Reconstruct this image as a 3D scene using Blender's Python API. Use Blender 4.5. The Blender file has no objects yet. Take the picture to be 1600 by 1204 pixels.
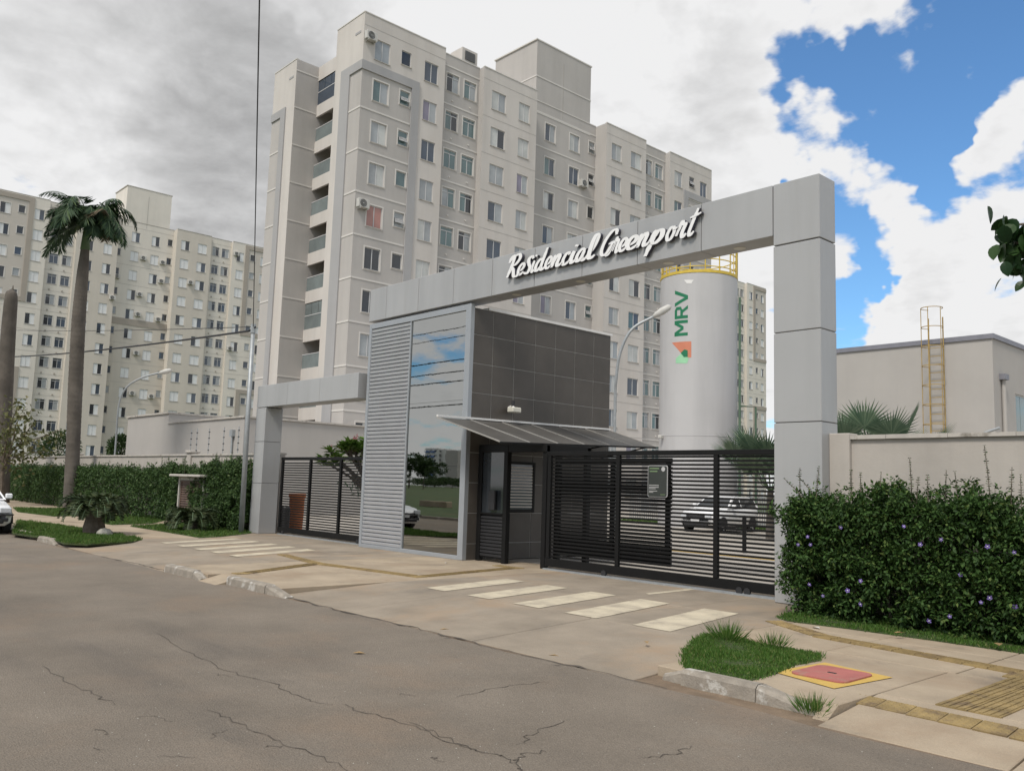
import bpy, math, random
import numpy as np
from mathutils import Vector, Matrix
random.seed(7)
RNG = np.random.default_rng(7)
scn = bpy.context.scene
COL = scn.collection

# ------------------------------------------------------------------ camera
YAW, PITCH, ROLL, FPX = 0.83245, 0.11603, 0.03198, 1348.39
CAM = Vector((6.44485, -12.20066, 1.65))
_f = Vector((-math.sin(YAW)*math.cos(PITCH), math.cos(YAW)*math.cos(PITCH), math.sin(PITCH)))
_r = Vector((math.cos(YAW), math.sin(YAW), 0)); _u = _r.cross(_f)
R2 = _r*math.cos(ROLL) + _u*math.sin(ROLL); U2 = _u*math.cos(ROLL) - _r*math.sin(ROLL)
cd = bpy.data.cameras.new('camera'); cam = bpy.data.objects.new('camera', cd); COL.objects.link(cam)
cam.matrix_world = Matrix(((R2.x, U2.x, -_f.x, CAM.x), (R2.y, U2.y, -_f.y, CAM.y), (R2.z, U2.z, -_f.z, CAM.z), (0, 0, 0, 1)))
cd.sensor_width = 36; cd.lens = FPX/1600*36; cd.clip_end = 3000; cd.clip_start = 0.1
scn.camera = cam
def ray(px, py): return _f + R2*((px-800)/FPX) - U2*((py-602)/FPX)
def at(px, py, axis, val):
    d = ray(px, py); t = (val-CAM[axis])/d[axis]; return CAM + d*t
def G(px, py, z=0.0): return at(px, py, 2, z)

# ------------------------------------------------------------------ light
SUN_EL, SUN_AZ = math.radians(52), math.radians(162)   # azimuth clockwise from +Y
w = bpy.data.worlds.new('World'); scn.world = w; w.use_nodes = True
def world_sky():
    nt = w.node_tree; N = nt.nodes; L = nt.links
    for n in list(N): N.remove(n)
    out = N.new('ShaderNodeOutputWorld'); bg = N.new('ShaderNodeBackground'); bg.inputs[1].default_value = 0.1
    L.new(bg.outputs[0], out.inputs[0])
    sky = N.new('ShaderNodeTexSky'); sky.sky_type = 'NISHITA'; sky.sun_disc = False
    sky.sun_elevation = SUN_EL; sky.sun_rotation = SUN_AZ; sky.air_density = 1.0; sky.dust_density = 0.6; sky.ozone_density = 2.0
    tc = N.new('ShaderNodeTexCoord'); D = tc.outputs['Generated']
    def math_(op, a, b=None, clamp=False):
        n = N.new('ShaderNodeMath'); n.operation = op; n.use_clamp = clamp
        for i, v in enumerate((a, b)):
            if v is None: continue
            if isinstance(v, (int, float)): n.inputs[i].default_value = v
            else: L.new(v, n.inputs[i])
        return n.outputs[0]
    def vm(op, a, b):
        n = N.new('ShaderNodeVectorMath'); n.operation = op
        for i, v in enumerate((a, b)):
            if isinstance(v, (tuple, list, Vector)): n.inputs[i].default_value = v
            else: L.new(v, n.inputs[i])
        return n
    sep = N.new('ShaderNodeSeparateXYZ'); L.new(D, sep.inputs[0])
    zz = math_('ADD', math_('MAXIMUM', sep.outputs[2], 0.0), 0.22)
    inv = math_('DIVIDE', 1.0, zz)
    sc = N.new('ShaderNodeVectorMath'); sc.operation = 'SCALE'; L.new(D, sc.inputs[0]); L.new(inv, sc.inputs['Scale'])
    def noise(scale, det, rough, off=(0, 0, 0), dist=0.0):
        v = vm('ADD', sc.outputs[0], off)
        n = N.new('ShaderNodeTexNoise'); n.inputs['Scale'].default_value = scale; n.inputs['Detail'].default_value = det
        n.inputs['Roughness'].default_value = rough; n.inputs['Distortion'].default_value = dist
        L.new(v.outputs[0], n.inputs['Vector']); return n.outputs['Fac']
    wn = N.new('ShaderNodeTexNoise'); wn.inputs['Scale'].default_value = 5.5; wn.inputs['Detail'].default_value = 5; wn.inputs['Roughness'].default_value = 0.6; L.new(D, wn.inputs['Vector'])
    w0 = vm('SUBTRACT', wn.outputs['Color'], (0.5, 0.5, 0.5)); w1 = N.new('ShaderNodeVectorMath'); w1.operation = 'SCALE'; L.new(w0.outputs[0], w1.inputs[0]); w1.inputs['Scale'].default_value = 0.34
    w2 = vm('ADD', D, w1.outputs[0]); w3 = N.new('ShaderNodeVectorMath'); w3.operation = 'NORMALIZE'; L.new(w2.outputs[0], w3.inputs[0]); DW = w3.outputs[0]
    def field(off):
        a = noise(1.5, 8, 0.54, (3.1+off[0], 1.7+off[1], 0.4), 0.1); c = noise(4.6, 9, 0.57, (7.3+off[0], 2.2+off[1], 5.0), 0.15)
        return math_('ADD', math_('ADD', math_('MULTIPLY', a, 0.55), math_('MULTIPLY', c, 0.90)), -0.01)
    base = field((0, 0)); base2 = field((0.045*math.sin(SUN_AZ)+0.02, 0.045*math.cos(SUN_AZ)+0.03))
    def smooth(v, a, b, c=0.0, d=1.0):
        n = N.new('ShaderNodeMapRange'); n.interpolation_type = 'SMOOTHSTEP'
        n.inputs[1].default_value = a; n.inputs[2].default_value = b; n.inputs[3].default_value = c; n.inputs[4].default_value = d
        L.new(v, n.inputs[0]); return n.outputs[0]
    def blob(px, py, rad, amt):
        d = ray(px, py).normalized(); dot = vm('DOT_PRODUCT', DW, tuple(d)).outputs['Value']
        c1 = math.cos(math.atan(rad/FPX))
        return smooth(dot, c1, 1.0, 0.0, amt)
    def total(v, blobs):
        for b in blobs: v = math_('ADD', v, blob(*b))
        return v
    # density of the cumulus field; the blobs set where the photographed clouds and gaps lie
    dens = base
    dens = total(dens, [
        (250, 150, 620, 0.28), (760, 60, 420, 0.20), (960, 200, 330, 0.26), (1190, 240, 150, 0.20), (1120, 80, 180, 0.10), (1390, 5, 110, 0.18), (1250, 15, 110, 0.10),
        (1350, 335, 80, 0.16), (1450, 400, 130, 0.16), (1520, 480, 240, 0.20), (1545, 205, 95, 0.26), (1500, 225, 80, 0.12), (1580, 110, 90, 0.12), (1160, 470, 170, 0.16), (1590, 330, 60, 0.12), (1320, 240, 80, 0.12),
        (1400, 190, 400, -0.265), (1270, 160, 120, -0.12), (1360, 130, 110, -0.10), (1520, 50, 110, -0.12), (1330, 420, 60, -0.10), (1430, 275, 80, -0.08), (920, 5, 80, -0.32), (1205, 385, 60, -0.40), (1310, 480, 60, -0.20),
        (440, 30, 60, -0.22), (10, 260, 120, -0.22)])
    cover = smooth(dens, 0.55, 0.70)
    thick = smooth(dens, 0.66, 1.05)
    lum = math_('ADD', math_('MULTIPLY', thick, -0.7), 4.95)
    lum = math_('ADD', lum, math_('MULTIPLY', math_('SUBTRACT', base2, base), -4.2))
    lum = total(lum, [(280, 165, 420, -1.25), (310, 230, 260, -0.45), (760, 60, 330, 0.6), (1130, 150, 140, -0.5), (40, 60, 160, 0.4), (30, 260, 220, 0.7), (640, 60, 240, 0.3)])
    lum = math_('MAXIMUM', lum, 1.6)
    lum = math_('MINIMUM', lum, 4.65)
    cc = N.new('ShaderNodeCombineColor')
    L.new(math_('MULTIPLY', lum, 1.0), cc.inputs[0]); L.new(lum, cc.inputs[1]); L.new(math_('MULTIPLY', lum, 1.005), cc.inputs[2])
    tint = N.new('ShaderNodeMix'); tint.data_type = 'RGBA'; tint.blend_type = 'MULTIPLY'; tint.inputs[0].default_value = 1.0
    L.new(sky.outputs[0], tint.inputs[6]); tint.inputs[7].default_value = (0.52, 0.745, 0.89, 1)
    mix = N.new('ShaderNodeMix'); mix.data_type = 'RGBA'
    L.new(cover, mix.inputs[0]); L.new(tint.outputs[2], mix.inputs[6]); L.new(cc.outputs[0], mix.inputs[7])
    L.new(mix.outputs[2], bg.inputs[0])
world_sky()
sd = bpy.data.lights.new('sun', 'SUN'); sd.energy = 1.5; sd.angle = math.radians(14); sd.color = (1.0, 0.94, 0.86)
so = bpy.data.objects.new('sun', sd); COL.objects.link(so)
sdir = Vector((math.sin(SUN_AZ)*math.cos(SUN_EL), math.cos(SUN_AZ)*math.cos(SUN_EL), math.sin(SUN_EL)))
so.rotation_euler = sdir.to_track_quat('Z', 'Y').to_euler()
vs = scn.view_settings; vs.view_transform = 'Standard'; vs.look = 'None'; vs.exposure = 0.9; vs.gamma = 1.0; vs.use_curve_mapping = False
scn.render.engine = 'CYCLES'

# ------------------------------------------------------------------ materials
def surf(name, c, var=0.12, scale=2.0, rough=0.65, bump=0.0, bscale=40.0, streak=0.0, spec=0.4, metal=0.0, stain=None, stain_scale=0.5, stain_lim=(0.5, 0.75), coat=0.0, speck=0.0, stain2=None, s2=(0.3, (0.5, 0.8), (1, 1, 1)), rings=False):
    m = bpy.data.materials.new(name); m.use_nodes = True
    nt = m.node_tree; N = nt.nodes; L = nt.links; p = N['Principled BSDF']
    p.inputs['Roughness'].default_value = rough; p.inputs['Metallic'].default_value = metal
    p.inputs['Specular IOR Level'].default_value = spec; p.inputs['Coat Weight'].default_value = coat
    geo = N.new('ShaderNodeNewGeometry'); pos = geo.outputs['Position']
    def noise(s, det=5, vec=None, rgh=0.6):
        n = N.new('ShaderNodeTexNoise'); n.inputs['Scale'].default_value = s; n.inputs['Detail'].default_value = det; n.inputs['Roughness'].default_value = rgh
        L.new(vec or pos, n.inputs['Vector']); return n.outputs['Fac']
    ramp = N.new('ShaderNodeMapRange'); ramp.inputs[1].default_value = 0.3; ramp.inputs[2].default_value = 0.7
    ramp.inputs[3].default_value = 1-var; ramp.inputs[4].default_value = 1+var
    L.new(noise(scale), ramp.inputs[0]); val = ramp.outputs[0]
    if streak:
        mp = N.new('ShaderNodeMapping'); mp.inputs['Scale'].default_value = (1.1, 1.1, 0.09); L.new(pos, mp.inputs['Vector'])
        r2 = N.new('ShaderNodeMapRange'); r2.inputs[1].default_value = 0.42; r2.inputs[2].default_value = 0.75; r2.inputs[3].default_value = 1.0; r2.inputs[4].default_value = 1-streak
        L.new(noise(1.0, 6, mp.outputs[0]), r2.inputs[0])
        mm = N.new('ShaderNodeMath'); mm.operation = 'MULTIPLY'; L.new(val, mm.inputs[0]); L.new(r2.outputs[0], mm.inputs[1]); val = mm.outputs[0]
    sc = N.new('ShaderNodeVectorMath'); sc.operation = 'SCALE'; sc.inputs[0].default_value = c; L.new(val, sc.inputs['Scale'])
    col = sc.outputs[0]
    if stain:
        mx = N.new('ShaderNodeMix'); mx.data_type = 'RGBA'
        r3 = N.new('ShaderNodeMapRange'); r3.interpolation_type = 'SMOOTHSTEP'; r3.inputs[1].default_value = stain_lim[0]; r3.inputs[2].default_value = stain_lim[1]
        L.new(noise(stain_scale, 7, None, 0.65), r3.inputs[0]); L.new(r3.outputs[0], mx.inputs[0]); L.new(col, mx.inputs[6])
        mx.inputs[7].default_value = (*stain, 1); col = mx.outputs[2]
    if stain2:
        mp2 = N.new('ShaderNodeMapping'); mp2.inputs['Scale'].default_value = s2[2]; L.new(pos, mp2.inputs['Vector'])
        mx = N.new('ShaderNodeMix'); mx.data_type = 'RGBA'; r4 = N.new('ShaderNodeMapRange'); r4.interpolation_type = 'SMOOTHSTEP'; r4.inputs[1].default_value = s2[1][0]; r4.inputs[2].default_value = s2[1][1]
        L.new(noise(s2[0], 8, mp2.outputs[0], 0.62), r4.inputs[0]); L.new(r4.outputs[0], mx.inputs[0]); L.new(col, mx.inputs[6]); mx.inputs[7].default_value = (*stain2, 1); col = mx.outputs[2]
    if speck:
        r5 = N.new('ShaderNodeMapRange'); r5.inputs[1].default_value = 0.25; r5.inputs[2].default_value = 0.75; r5.inputs[3].default_value = 1-speck; r5.inputs[4].default_value = 1+speck
        L.new(noise(95, 3, None, 0.75), r5.inputs[0]); v2 = N.new('ShaderNodeVectorMath'); v2.operation = 'SCALE'; L.new(col, v2.inputs[0]); L.new(r5.outputs[0], v2.inputs['Scale']); col = v2.outputs[0]
    L.new(col, p.inputs['Base Color'])
    if bump:
        b = N.new('ShaderNodeBump'); b.inputs['Strength'].default_value = bump; b.inputs['Distance'].default_value = 0.02
        L.new(noise(bscale, 4), b.inputs['Height']); L.new(b.outputs[0], p.inputs['Normal'])
    return m
def leafmat(name, c0, c1, c2=None, trans=0.25, rough=0.5):
    m = bpy.data.materials.new(name); m.use_nodes = True
    nt = m.node_tree; N = nt.nodes; L = nt.links; p = N['Principled BSDF']; p.inputs['Roughness'].default_value = rough; p.inputs['Specular IOR Level'].default_value = 0.22
    a = N.new('ShaderNodeAttribute'); a.attribute_name = 'rnd'
    r = N.new('ShaderNodeValToRGB'); r.color_ramp.elements[0].color = (*c0, 1); r.color_ramp.elements[1].color = (*c1, 1)
    if c2: e = r.color_ramp.elements.new(0.86); e.color = (*c1, 1); r.color_ramp.elements[-1].color = (*c2, 1)
    L.new(a.outputs['Fac'], r.inputs[0]); L.new(r.outputs[0], p.inputs['Base Color'])
    t = N.new('ShaderNodeBsdfTranslucent'); L.new(r.outputs[0], t.inputs[0])
    mx = N.new('ShaderNodeMixShader'); mx.inputs[0].default_value = trans
    L.new(p.outputs[0], mx.inputs[1]); L.new(t.outputs[0], mx.inputs[2]); L.new(mx.outputs[0], N['Material Output'].inputs[0])
    return m
M = {}
M['asphalt'] = surf('asphalt', (0.207, 0.178, 0.145), 0.14, 0.8, 0.92, 0.8, 70, spec=0.15, speck=0.32, stain2=(0.145, 0.128, 0.110), s2=(0.55, (0.50, 0.80), (.35, 1.3, 1)), stain=(0.235, 0.187, 0.143), stain_scale=0.45, stain_lim=(0.48, 0.72))
M['crack'] = surf('crack_fill', (0.085, 0.073, 0.06), 0.3, 5, 0.95)
M['slab'] = surf('slab_concrete', (0.355, 0.293, 0.218), 0.16, 1.3, 0.92, 0.3, 50, spec=0.15, speck=0.12, stain2=(0.17, 0.145, 0.12), s2=(1.1, (0.54, 0.80), (1, 1, 1)), stain=(0.29, 0.22, 0.155), stain_scale=0.7, stain_lim=(0.45, 0.78))
M['drive'] = surf('drive_concrete', (0.275, 0.235, 0.186), 0.2, 0.9, 0.92, 0.3, 50, spec=0.15, speck=0.12, stain2=(0.14, 0.125, 0.108), s2=(0.8, (0.52, 0.80), (1.3, .45, 1)), stain=(0.33, 0.24, 0.16), stain_scale=0.42, stain_lim=(0.46, 0.74))
M['yardc'] = surf('yard_concrete', (0.36, 0.33, 0.29), 0.12, 0.8, 0.9)
M['grime'] = surf('joint_soil', (0.17, 0.125, 0.085), 0.3, 4, 0.95, speck=0.3)
M['kerb'] = surf('kerb_concrete', (0.27, 0.24, 0.20), 0.25, 5, 0.9, 0.5, 50, stain=(0.44, 0.42, 0.38), stain_scale=4, stain_lim=(0.55, 0.64))
M['paint'] = surf('worn_road_paint', (0.52, 0.46, 0.345), 0.12, 3, 0.85, stain=(0.33, 0.285, 0.225), stain_scale=2.6, stain_lim=(0.42, 0.74), speck=0.15)
M['tactile'] = surf('tactile_concrete', (0.26, 0.19, 0.085), 0.28, 5, 0.9, 0.2, 60, stain=(0.14, 0.10, 0.06), stain_scale=3, stain_lim=(0.48, 0.7))
M['soil'] = surf('soil', (0.045, 0.06, 0.022), 0.4, 4, 0.95)
M['field'] = surf('field_grass', (0.055, 0.085, 0.025), 0.35, 0.6, 0.95, stain=(0.10, 0.09, 0.04), stain_scale=0.15)
M['silver'] = surf('silver_panel', (0.385, 0.388, 0.388), 0.04, 0.7, 0.40, 0.10, 1.1, spec=0.5, metal=0.15, streak=0.16, stain2=(0.325, 0.32, 0.31), s2=(1.0, (0.52, 0.82), (2.4, 2.4, .22)))
M['core'] = surf('panel_gap', (0.12, 0.12, 0.125), 0.1)
M['slat_al'] = surf('aluminium_slat', (0.47, 0.485, 0.51), 0.04, 2, 0.4, metal=0.25)
M['frame_al'] = surf('aluminium_frame', (0.33, 0.35, 0.37), 0.04, 2, 0.42, metal=0.25)
M['tile'] = surf('dark_tile', (0.080, 0.070, 0.060), 0.16, 1.5, 0.45, spec=0.4)
M['grout'] = surf('pale_grout', (0.34, 0.33, 0.31), 0.1)
M['white'] = surf('white_paint', (0.72, 0.71, 0.69), 0.05, 2, 0.6)
M['iron'] = surf('black_iron', (0.008, 0.008, 0.008), 0.15, 4, 0.55, spec=0.2)
M['awn'] = surf('awning_sheet', (0.075, 0.07, 0.062), 0.18, 1.2, 0.5, spec=0.4)
M['awnrib'] = surf('awning_rib', (0.30, 0.29, 0.27), 0.1)
M['wallp'] = surf('boundary_wall_paint', (0.43, 0.395, 0.355), 0.07, 1.5, 0.8, 0.12, 25, streak=0.16)
M['cap'] = surf('coping_concrete', (0.46, 0.43, 0.39), 0.2, 3, 0.85, stain=(0.22, 0.2, 0.17), stain_scale=3, stain_lim=(0.52, 0.7))
M['rb'] = surf('hall_render', (0.40, 0.38, 0.355), 0.04, 0.8, 0.85, streak=0.05)
M['flash'] = surf('metal_flashing', (0.22, 0.22, 0.25), 0.1, 3, 0.5, metal=0.3)
M['galv'] = surf('galvanised_steel', (0.34, 0.36, 0.37), 0.12, 6, 0.5, metal=0.4)
M['yellow'] = surf('yellow_paint', (0.58, 0.42, 0.06), 0.12, 4, 0.5)
M['rust'] = surf('rusty_yellow', (0.36, 0.25, 0.09), 0.2, 6, 0.7)
M['tank'] = surf('tank_paint', (0.46, 0.455, 0.455), 0.03, 0.6, 0.55, streak=0.14)
M['lgreen'] = surf('logo_green', (0.012, 0.16, 0.075), 0.06, 3, 0.5)
M['lmint'] = surf('logo_mint', (0.30, 0.58, 0.36), 0.06, 3, 0.5)
M['lorange'] = surf('logo_orange', (0.55, 0.20, 0.12), 0.06, 3, 0.5)
M['pipe'] = surf('green_pipe', (0.10, 0.16, 0.11), 0.1)
M['letter'] = surf('letter_face', (0.80, 0.80, 0.80), 0.03, 3, 0.4)
M['letside'] = surf('letter_side', (0.075, 0.075, 0.10), 0.1)
M['lt'] = surf('light_render', (0.57, 0.535, 0.498), 0.05, 0.35, 0.85, streak=0.12, stain2=(0.53, 0.485, 0.44), s2=(0.35, (0.48, 0.8), (1, 1, .3)))
M['gr'] = surf('grey_render', (0.445, 0.422, 0.398), 0.04, 0.5, 0.85, streak=0.10)
M['bd'] = surf('dark_grey_render', (0.365, 0.36, 0.36), 0.04, 0.5, 0.85, streak=0.08)
M['trim'] = surf('white_trim', (0.60, 0.575, 0.54), 0.04, 1, 0.8)
M['cr'] = surf('cream_render', (0.67, 0.63, 0.565), 0.04, 0.4, 0.85, streak=0.08)
M['bg'] = surf('beige_render', (0.575, 0.53, 0.465), 0.04, 0.4, 0.85, streak=0.08)
M['tp'] = surf('taupe_render', (0.37, 0.33, 0.285), 0.05, 0.4, 0.85)
M['mid'] = surf('warm_grey_render', (0.52, 0.48, 0.43), 0.04, 0.4, 0.85)
M['groove'] = surf('render_groove', (0.40, 0.375, 0.345), 0.05)
M['winfr'] = surf('window_frame', (0.55, 0.55, 0.55), 0.05, 3, 0.45)
M['shut'] = surf('white_shutter', (0.70, 0.71, 0.71), 0.05, 2, 0.5)
def glass(name, c, rough=0.08, spec=0.8): return surf(name, c, 0.25, 0.5, rough, spec=spec)
M['g_dark'] = glass('dark_glass', (0.02, 0.025, 0.032)); M['g_blue'] = glass('blue_glass', (0.05, 0.068, 0.095))
M['g_teal'] = glass('teal_glass', (0.10, 0.16, 0.165)); M['g_curt'] = glass('curtained_glass', (0.30, 0.32, 0.33), 0.15)
M['g_pale'] = glass('pale_curtained_glass', (0.46, 0.47, 0.45), 0.2); M['g_red'] = glass('red_curtained_glass', (0.36, 0.17, 0.14), 0.2)
M['g_lil'] = glass('lilac_curtained_glass', (0.20, 0.18, 0.24), 0.2)
M['g_balc'] = glass('green_balcony_glass', (0.17, 0.20, 0.20), 0.12)
M['ac'] = surf('ac_casing', (0.50, 0.49, 0.46), 0.08, 4, 0.6); M['acdark'] = surf('ac_grille', (0.09, 0.09, 0.09), 0.1)
M['mirror'] = surf('mirror_glass', (0.36, 0.365, 0.355), 0.03, 0.6, 0.012, metal=1.0, bump=0.02, bscale=1.2)
M['carw'] = surf('white_car_paint', (0.82, 0.83, 0.84), 0.02, 2, 0.25, coat=0.6)
M['carglass'] = surf('car_glass', (0.03, 0.035, 0.04), 0.1, 2, 0.05, spec=0.9)
M['tyre'] = surf('tyre_rubber', (0.02, 0.02, 0.02), 0.15, 9, 0.85)
M['rim'] = surf('alloy_rim', (0.45, 0.46, 0.47), 0.06, 6, 0.35, metal=0.6)
M['blackpl'] = surf('black_plastic', (0.025, 0.025, 0.027), 0.1, 4, 0.55)
M['lamp'] = surf('headlight_glass', (0.50, 0.52, 0.54), 0.15, 12, 0.1, spec=0.8)
M['plate'] = surf('number_plate', (0.55, 0.55, 0.55), 0.05)
M['bark'] = surf('bark', (0.14, 0.115, 0.09), 0.3, 6, 0.9, 0.7, 20)
M['palmbark'] = surf('palm_bark', (0.115, 0.10, 0.085), 0.3, 1.2, 0.9, 0.7, 9, stain=(0.09, 0.08, 0.07), stain_scale=2.5)
M['shaft'] = surf('palm_crownshaft', (0.09, 0.14, 0.07), 0.15, 4, 0.6)
M['hedge'] = leafmat('hedge_leaf', (0.016, 0.040, 0.010), (0.058, 0.12, 0.028), (0.13, 0.18, 0.05), 0.25, 0.6)
M['hedgefar'] = leafmat('far_hedge_leaf', (0.028, 0.058, 0.02), (0.072, 0.13, 0.038), (0.12, 0.17, 0.06))
M['grass'] = leafmat('grass_blade', (0.045, 0.11, 0.018), (0.10, 0.19, 0.035), (0.24, 0.24, 0.10), 0.3)
M['grassfar'] = leafmat('verge_blade', (0.05, 0.11, 0.022), (0.10, 0.175, 0.035), (0.18, 0.19, 0.07), 0.3)
M['frond'] = leafmat('palm_leaflet', (0.02, 0.045, 0.025), (0.05, 0.09, 0.04), (0.10, 0.15, 0.05))
M['frondl'] = leafmat('young_palm_leaflet', (0.09, 0.18, 0.04), (0.16, 0.27, 0.07))
M['frondb'] = leafmat('dry_palm_leaflet', (0.12, 0.095, 0.06), (0.20, 0.165, 0.11))
M['cycad'] = leafmat('cycad_leaflet', (0.022, 0.038, 0.015), (0.05, 0.07, 0.025), (0.09, 0.10, 0.04), 0.15)
M['fan'] = leafmat('fan_palm_leaf', (0.07, 0.12, 0.075), (0.14, 0.20, 0.125), (0.19, 0.25, 0.16))
M['tree'] = leafmat('tree_leaf', (0.02, 0.045, 0.014), (0.06, 0.10, 0.03))
M['dry'] = leafmat('sparse_tree_leaf', (0.07, 0.085, 0.03), (0.16, 0.16, 0.07), (0.22, 0.2, 0.10))
M['big'] = leafmat('large_tree_leaf', (0.012, 0.035, 0.012), (0.035, 0.075, 0.02), None, 0.15, 0.35)
M['plum'] = leafmat('plumeria_leaf', (0.09, 0.18, 0.03), (0.18, 0.30, 0.06), (0.30, 0.34, 0.08))
M['purple'] = surf('purple_petal', (0.17, 0.12, 0.36), 0.15, 9, 0.6); M['pink'] = surf('pink_petal', (0.62, 0.24, 0.27), 0.15, 9, 0.6)
M['terra'] = surf('terracotta', (0.55, 0.17, 0.055), 0.2, 3, 0.8)
M['brown'] = surf('brown_slat', (0.10, 0.062, 0.045), 0.35, 3, 0.6); M['cabwall'] = surf('cabinet_render', (0.42, 0.40, 0.36), 0.12, 3, 0.85)
M['mroofy'] = surf('yellow_lid_paint', (0.52, 0.35, 0.09), 0.1, 4, 0.8, stain=(0.4, 0.28, 0.1), stain_scale=4); M['mred'] = surf('red_lid_paint', (0.36, 0.125, 0.11), 0.12, 4, 0.8, stain=(0.30, 0.2, 0.15), stain_scale=6, stain_lim=(.5, .75), speck=0.15)
M['sign'] = surf('plaque_board', (0.035, 0.04, 0.036), 0.1, 3, 0.45); M['signt'] = surf('plaque_print', (0.42, 0.42, 0.42), 0.1); M['signg'] = surf('plaque_green_print', (0.17, 0.25, 0.13), 0.1)
M['cable'] = surf('cable_sheath', (0.03, 0.03, 0.035), 0.1); M['dleaf'] = surf('dry_leaf', (0.28, 0.19, 0.09), 0.3, 8, 0.8); M['paper'] = surf('paper_scrap', (0.6, 0.58, 0.54), 0.1)
M['stone'] = surf('pale_stone', (0.35, 0.34, 0.3), 0.2, 7, 0.85, 0.4, 15); M['lens'] = surf('lamp_lens', (0.6, 0.58, 0.5), 0.05, 3, 0.3)
M['bluebk'] = surf('blue_balcony', (0.12, 0.2, 0.42), 0.1)

# ------------------------------------------------------------------ mesh helpers
class MB:
    def __init__(s): s.v = []; s.f = []; s.m = []
    def add(s, vs, fs, m=0):
        o = len(s.v); s.v += [tuple(p) for p in vs]; s.f += [tuple(i+o for i in f) for f in fs]; s.m += [m]*len(fs); return s
    def quad(s, a, b, c, d, m=0): return s.add((a, b, c, d), ((0, 1, 2, 3),), m)
    def box(s, x0, y0, z0, x1, y1, z1, m=0):
        x0, x1 = min(x0, x1), max(x0, x1); y0, y1 = min(y0, y1), max(y0, y1); z0, z1 = min(z0, z1), max(z0, z1)
        return s.add([(x0, y0, z0), (x1, y0, z0), (x1, y1, z0), (x0, y1, z0), (x0, y0, z1), (x1, y0, z1), (x1, y1, z1), (x0, y1, z1)],
                     [(3, 2, 1, 0), (4, 5, 6, 7), (0, 1, 5, 4), (1, 2, 6, 5), (2, 3, 7, 6), (3, 0, 4, 7)], m)
    def cbox(s, x0, y0, z0, x1, y1, z1, c=0.01, m=0):
        x0, x1 = min(x0, x1), max(x0, x1); y0, y1 = min(y0, y1), max(y0, y1); z0, z1 = min(z0, z1), max(z0, z1)
        V = []; idx = {}
        for ix, iy, iz in [(a, b, d) for a in (0, 1) for b in (0, 1) for d in (0, 1)]:
            X, Y, Z = (x0, x1)[ix], (y0, y1)[iy], (z0, z1)[iz]; sx, sy, sz = 1-2*ix, 1-2*iy, 1-2*iz
            for ax, p in enumerate(((X, Y+sy*c, Z+sz*c), (X+sx*c, Y, Z+sz*c), (X+sx*c, Y+sy*c, Z))): idx[(ix, iy, iz, ax)] = len(V); V.append(p)
        F = []
        def face(ids, n):
            a, b, d = (Vector(V[i]) for i in ids[:3])
            if (b-a).cross(d-a).dot(Vector(n)) < 0: ids = ids[::-1]
            F.append(tuple(ids))
        for ax in range(3):
            for sd_ in (0, 1):
                n = [0, 0, 0]; n[ax] = 2*sd_-1; o = [i for i in range(3) if i != ax]; ids = []
                for a, b in ((0, 0), (1, 0), (1, 1), (0, 1)):
                    k = [0, 0, 0]; k[ax] = sd_; k[o[0]] = a; k[o[1]] = b; ids.append(idx[(*k, ax)])
                face(ids, n)
        for ax in range(3):
            o = [i for i in range(3) if i != ax]
            for a in (0, 1):
                for b in (0, 1):
                    n = [0, 0, 0]; n[o[0]] = 2*a-1; n[o[1]] = 2*b-1; ids = []
                    for e, w_ in ((0, o[0]), (1, o[0]), (1, o[1]), (0, o[1])):
                        k = [0, 0, 0]; k[ax] = e; k[o[0]] = a; k[o[1]] = b; ids.append(idx[(*k, w_)])
                    face(ids, n)
        for k in [(a, b, d) for a in (0, 1) for b in (0, 1) for d in (0, 1)]:
            face([idx[(*k, 0)], idx[(*k, 1)], idx[(*k, 2)]], [2*i-1 for i in k])
        return s.add(V, F, m)
    def tube(s, pts, r, n=6, m=0, cap=True):
        pts = [Vector(p) for p in pts]; k = len(pts); rr = r if isinstance(r, (list, tuple)) else [r]*k
        V = []; F = []; prev = None
        for i, p in enumerate(pts):
            t = (pts[min(i+1, k-1)]-pts[max(i-1, 0)]).normalized()
            if prev is None: a = t.orthogonal().normalized()
            else: a = (prev-t*prev.dot(t)).normalized()
            prev = a; b = t.cross(a)
            for j in range(n):
                q = 2*math.pi*j/n; V.append(p+(a*math.cos(q)+b*math.sin(q))*rr[i])
        for i in range(k-1):
            for j in range(n): F.append((i*n+j, i*n+(j+1) % n, (i+1)*n+(j+1) % n, (i+1)*n+j))
        if cap: F.append(tuple(range(n-1, -1, -1))); F.append(tuple((k-1)*n+j for j in range(n)))
        return s.add(V, F, m)
    def lathe(s, prof, c=(0, 0), n=24, m=0, axis=2, off=0.0):
        V = []; F = []
        for r, z in prof:
            for j in range(n):
                q = 2*math.pi*j/n; a, b = r*math.cos(q), r*math.sin(q)
                V.append((c[0]+a, c[1]+b, z) if axis == 2 else ((a, z, b) if axis == 1 else (z, a, b)))
        for i in range(len(prof)-1):
            for j in range(n):
                q = (i*n+j, i*n+(j+1) % n, (i+1)*n+(j+1) % n, (i+1)*n+j)
                F.append(q if axis != 1 else q[::-1])
        return s.add(V, F, m)
    def prism(s, poly, z0, z1, m=0, ms=None):
        n = len(poly); V = [(p[0], p[1], z0) for p in poly]+[(p[0], p[1], z1) for p in poly]
        s.add(V, [tuple(range(n, 2*n))], m); o = len(s.v)-2*n
        for i in range(n): s.f.append((o+i, o+(i+1) % n, o+n+(i+1) % n, o+n+i)); s.m.append(m if ms is None else ms)
        return s
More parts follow.
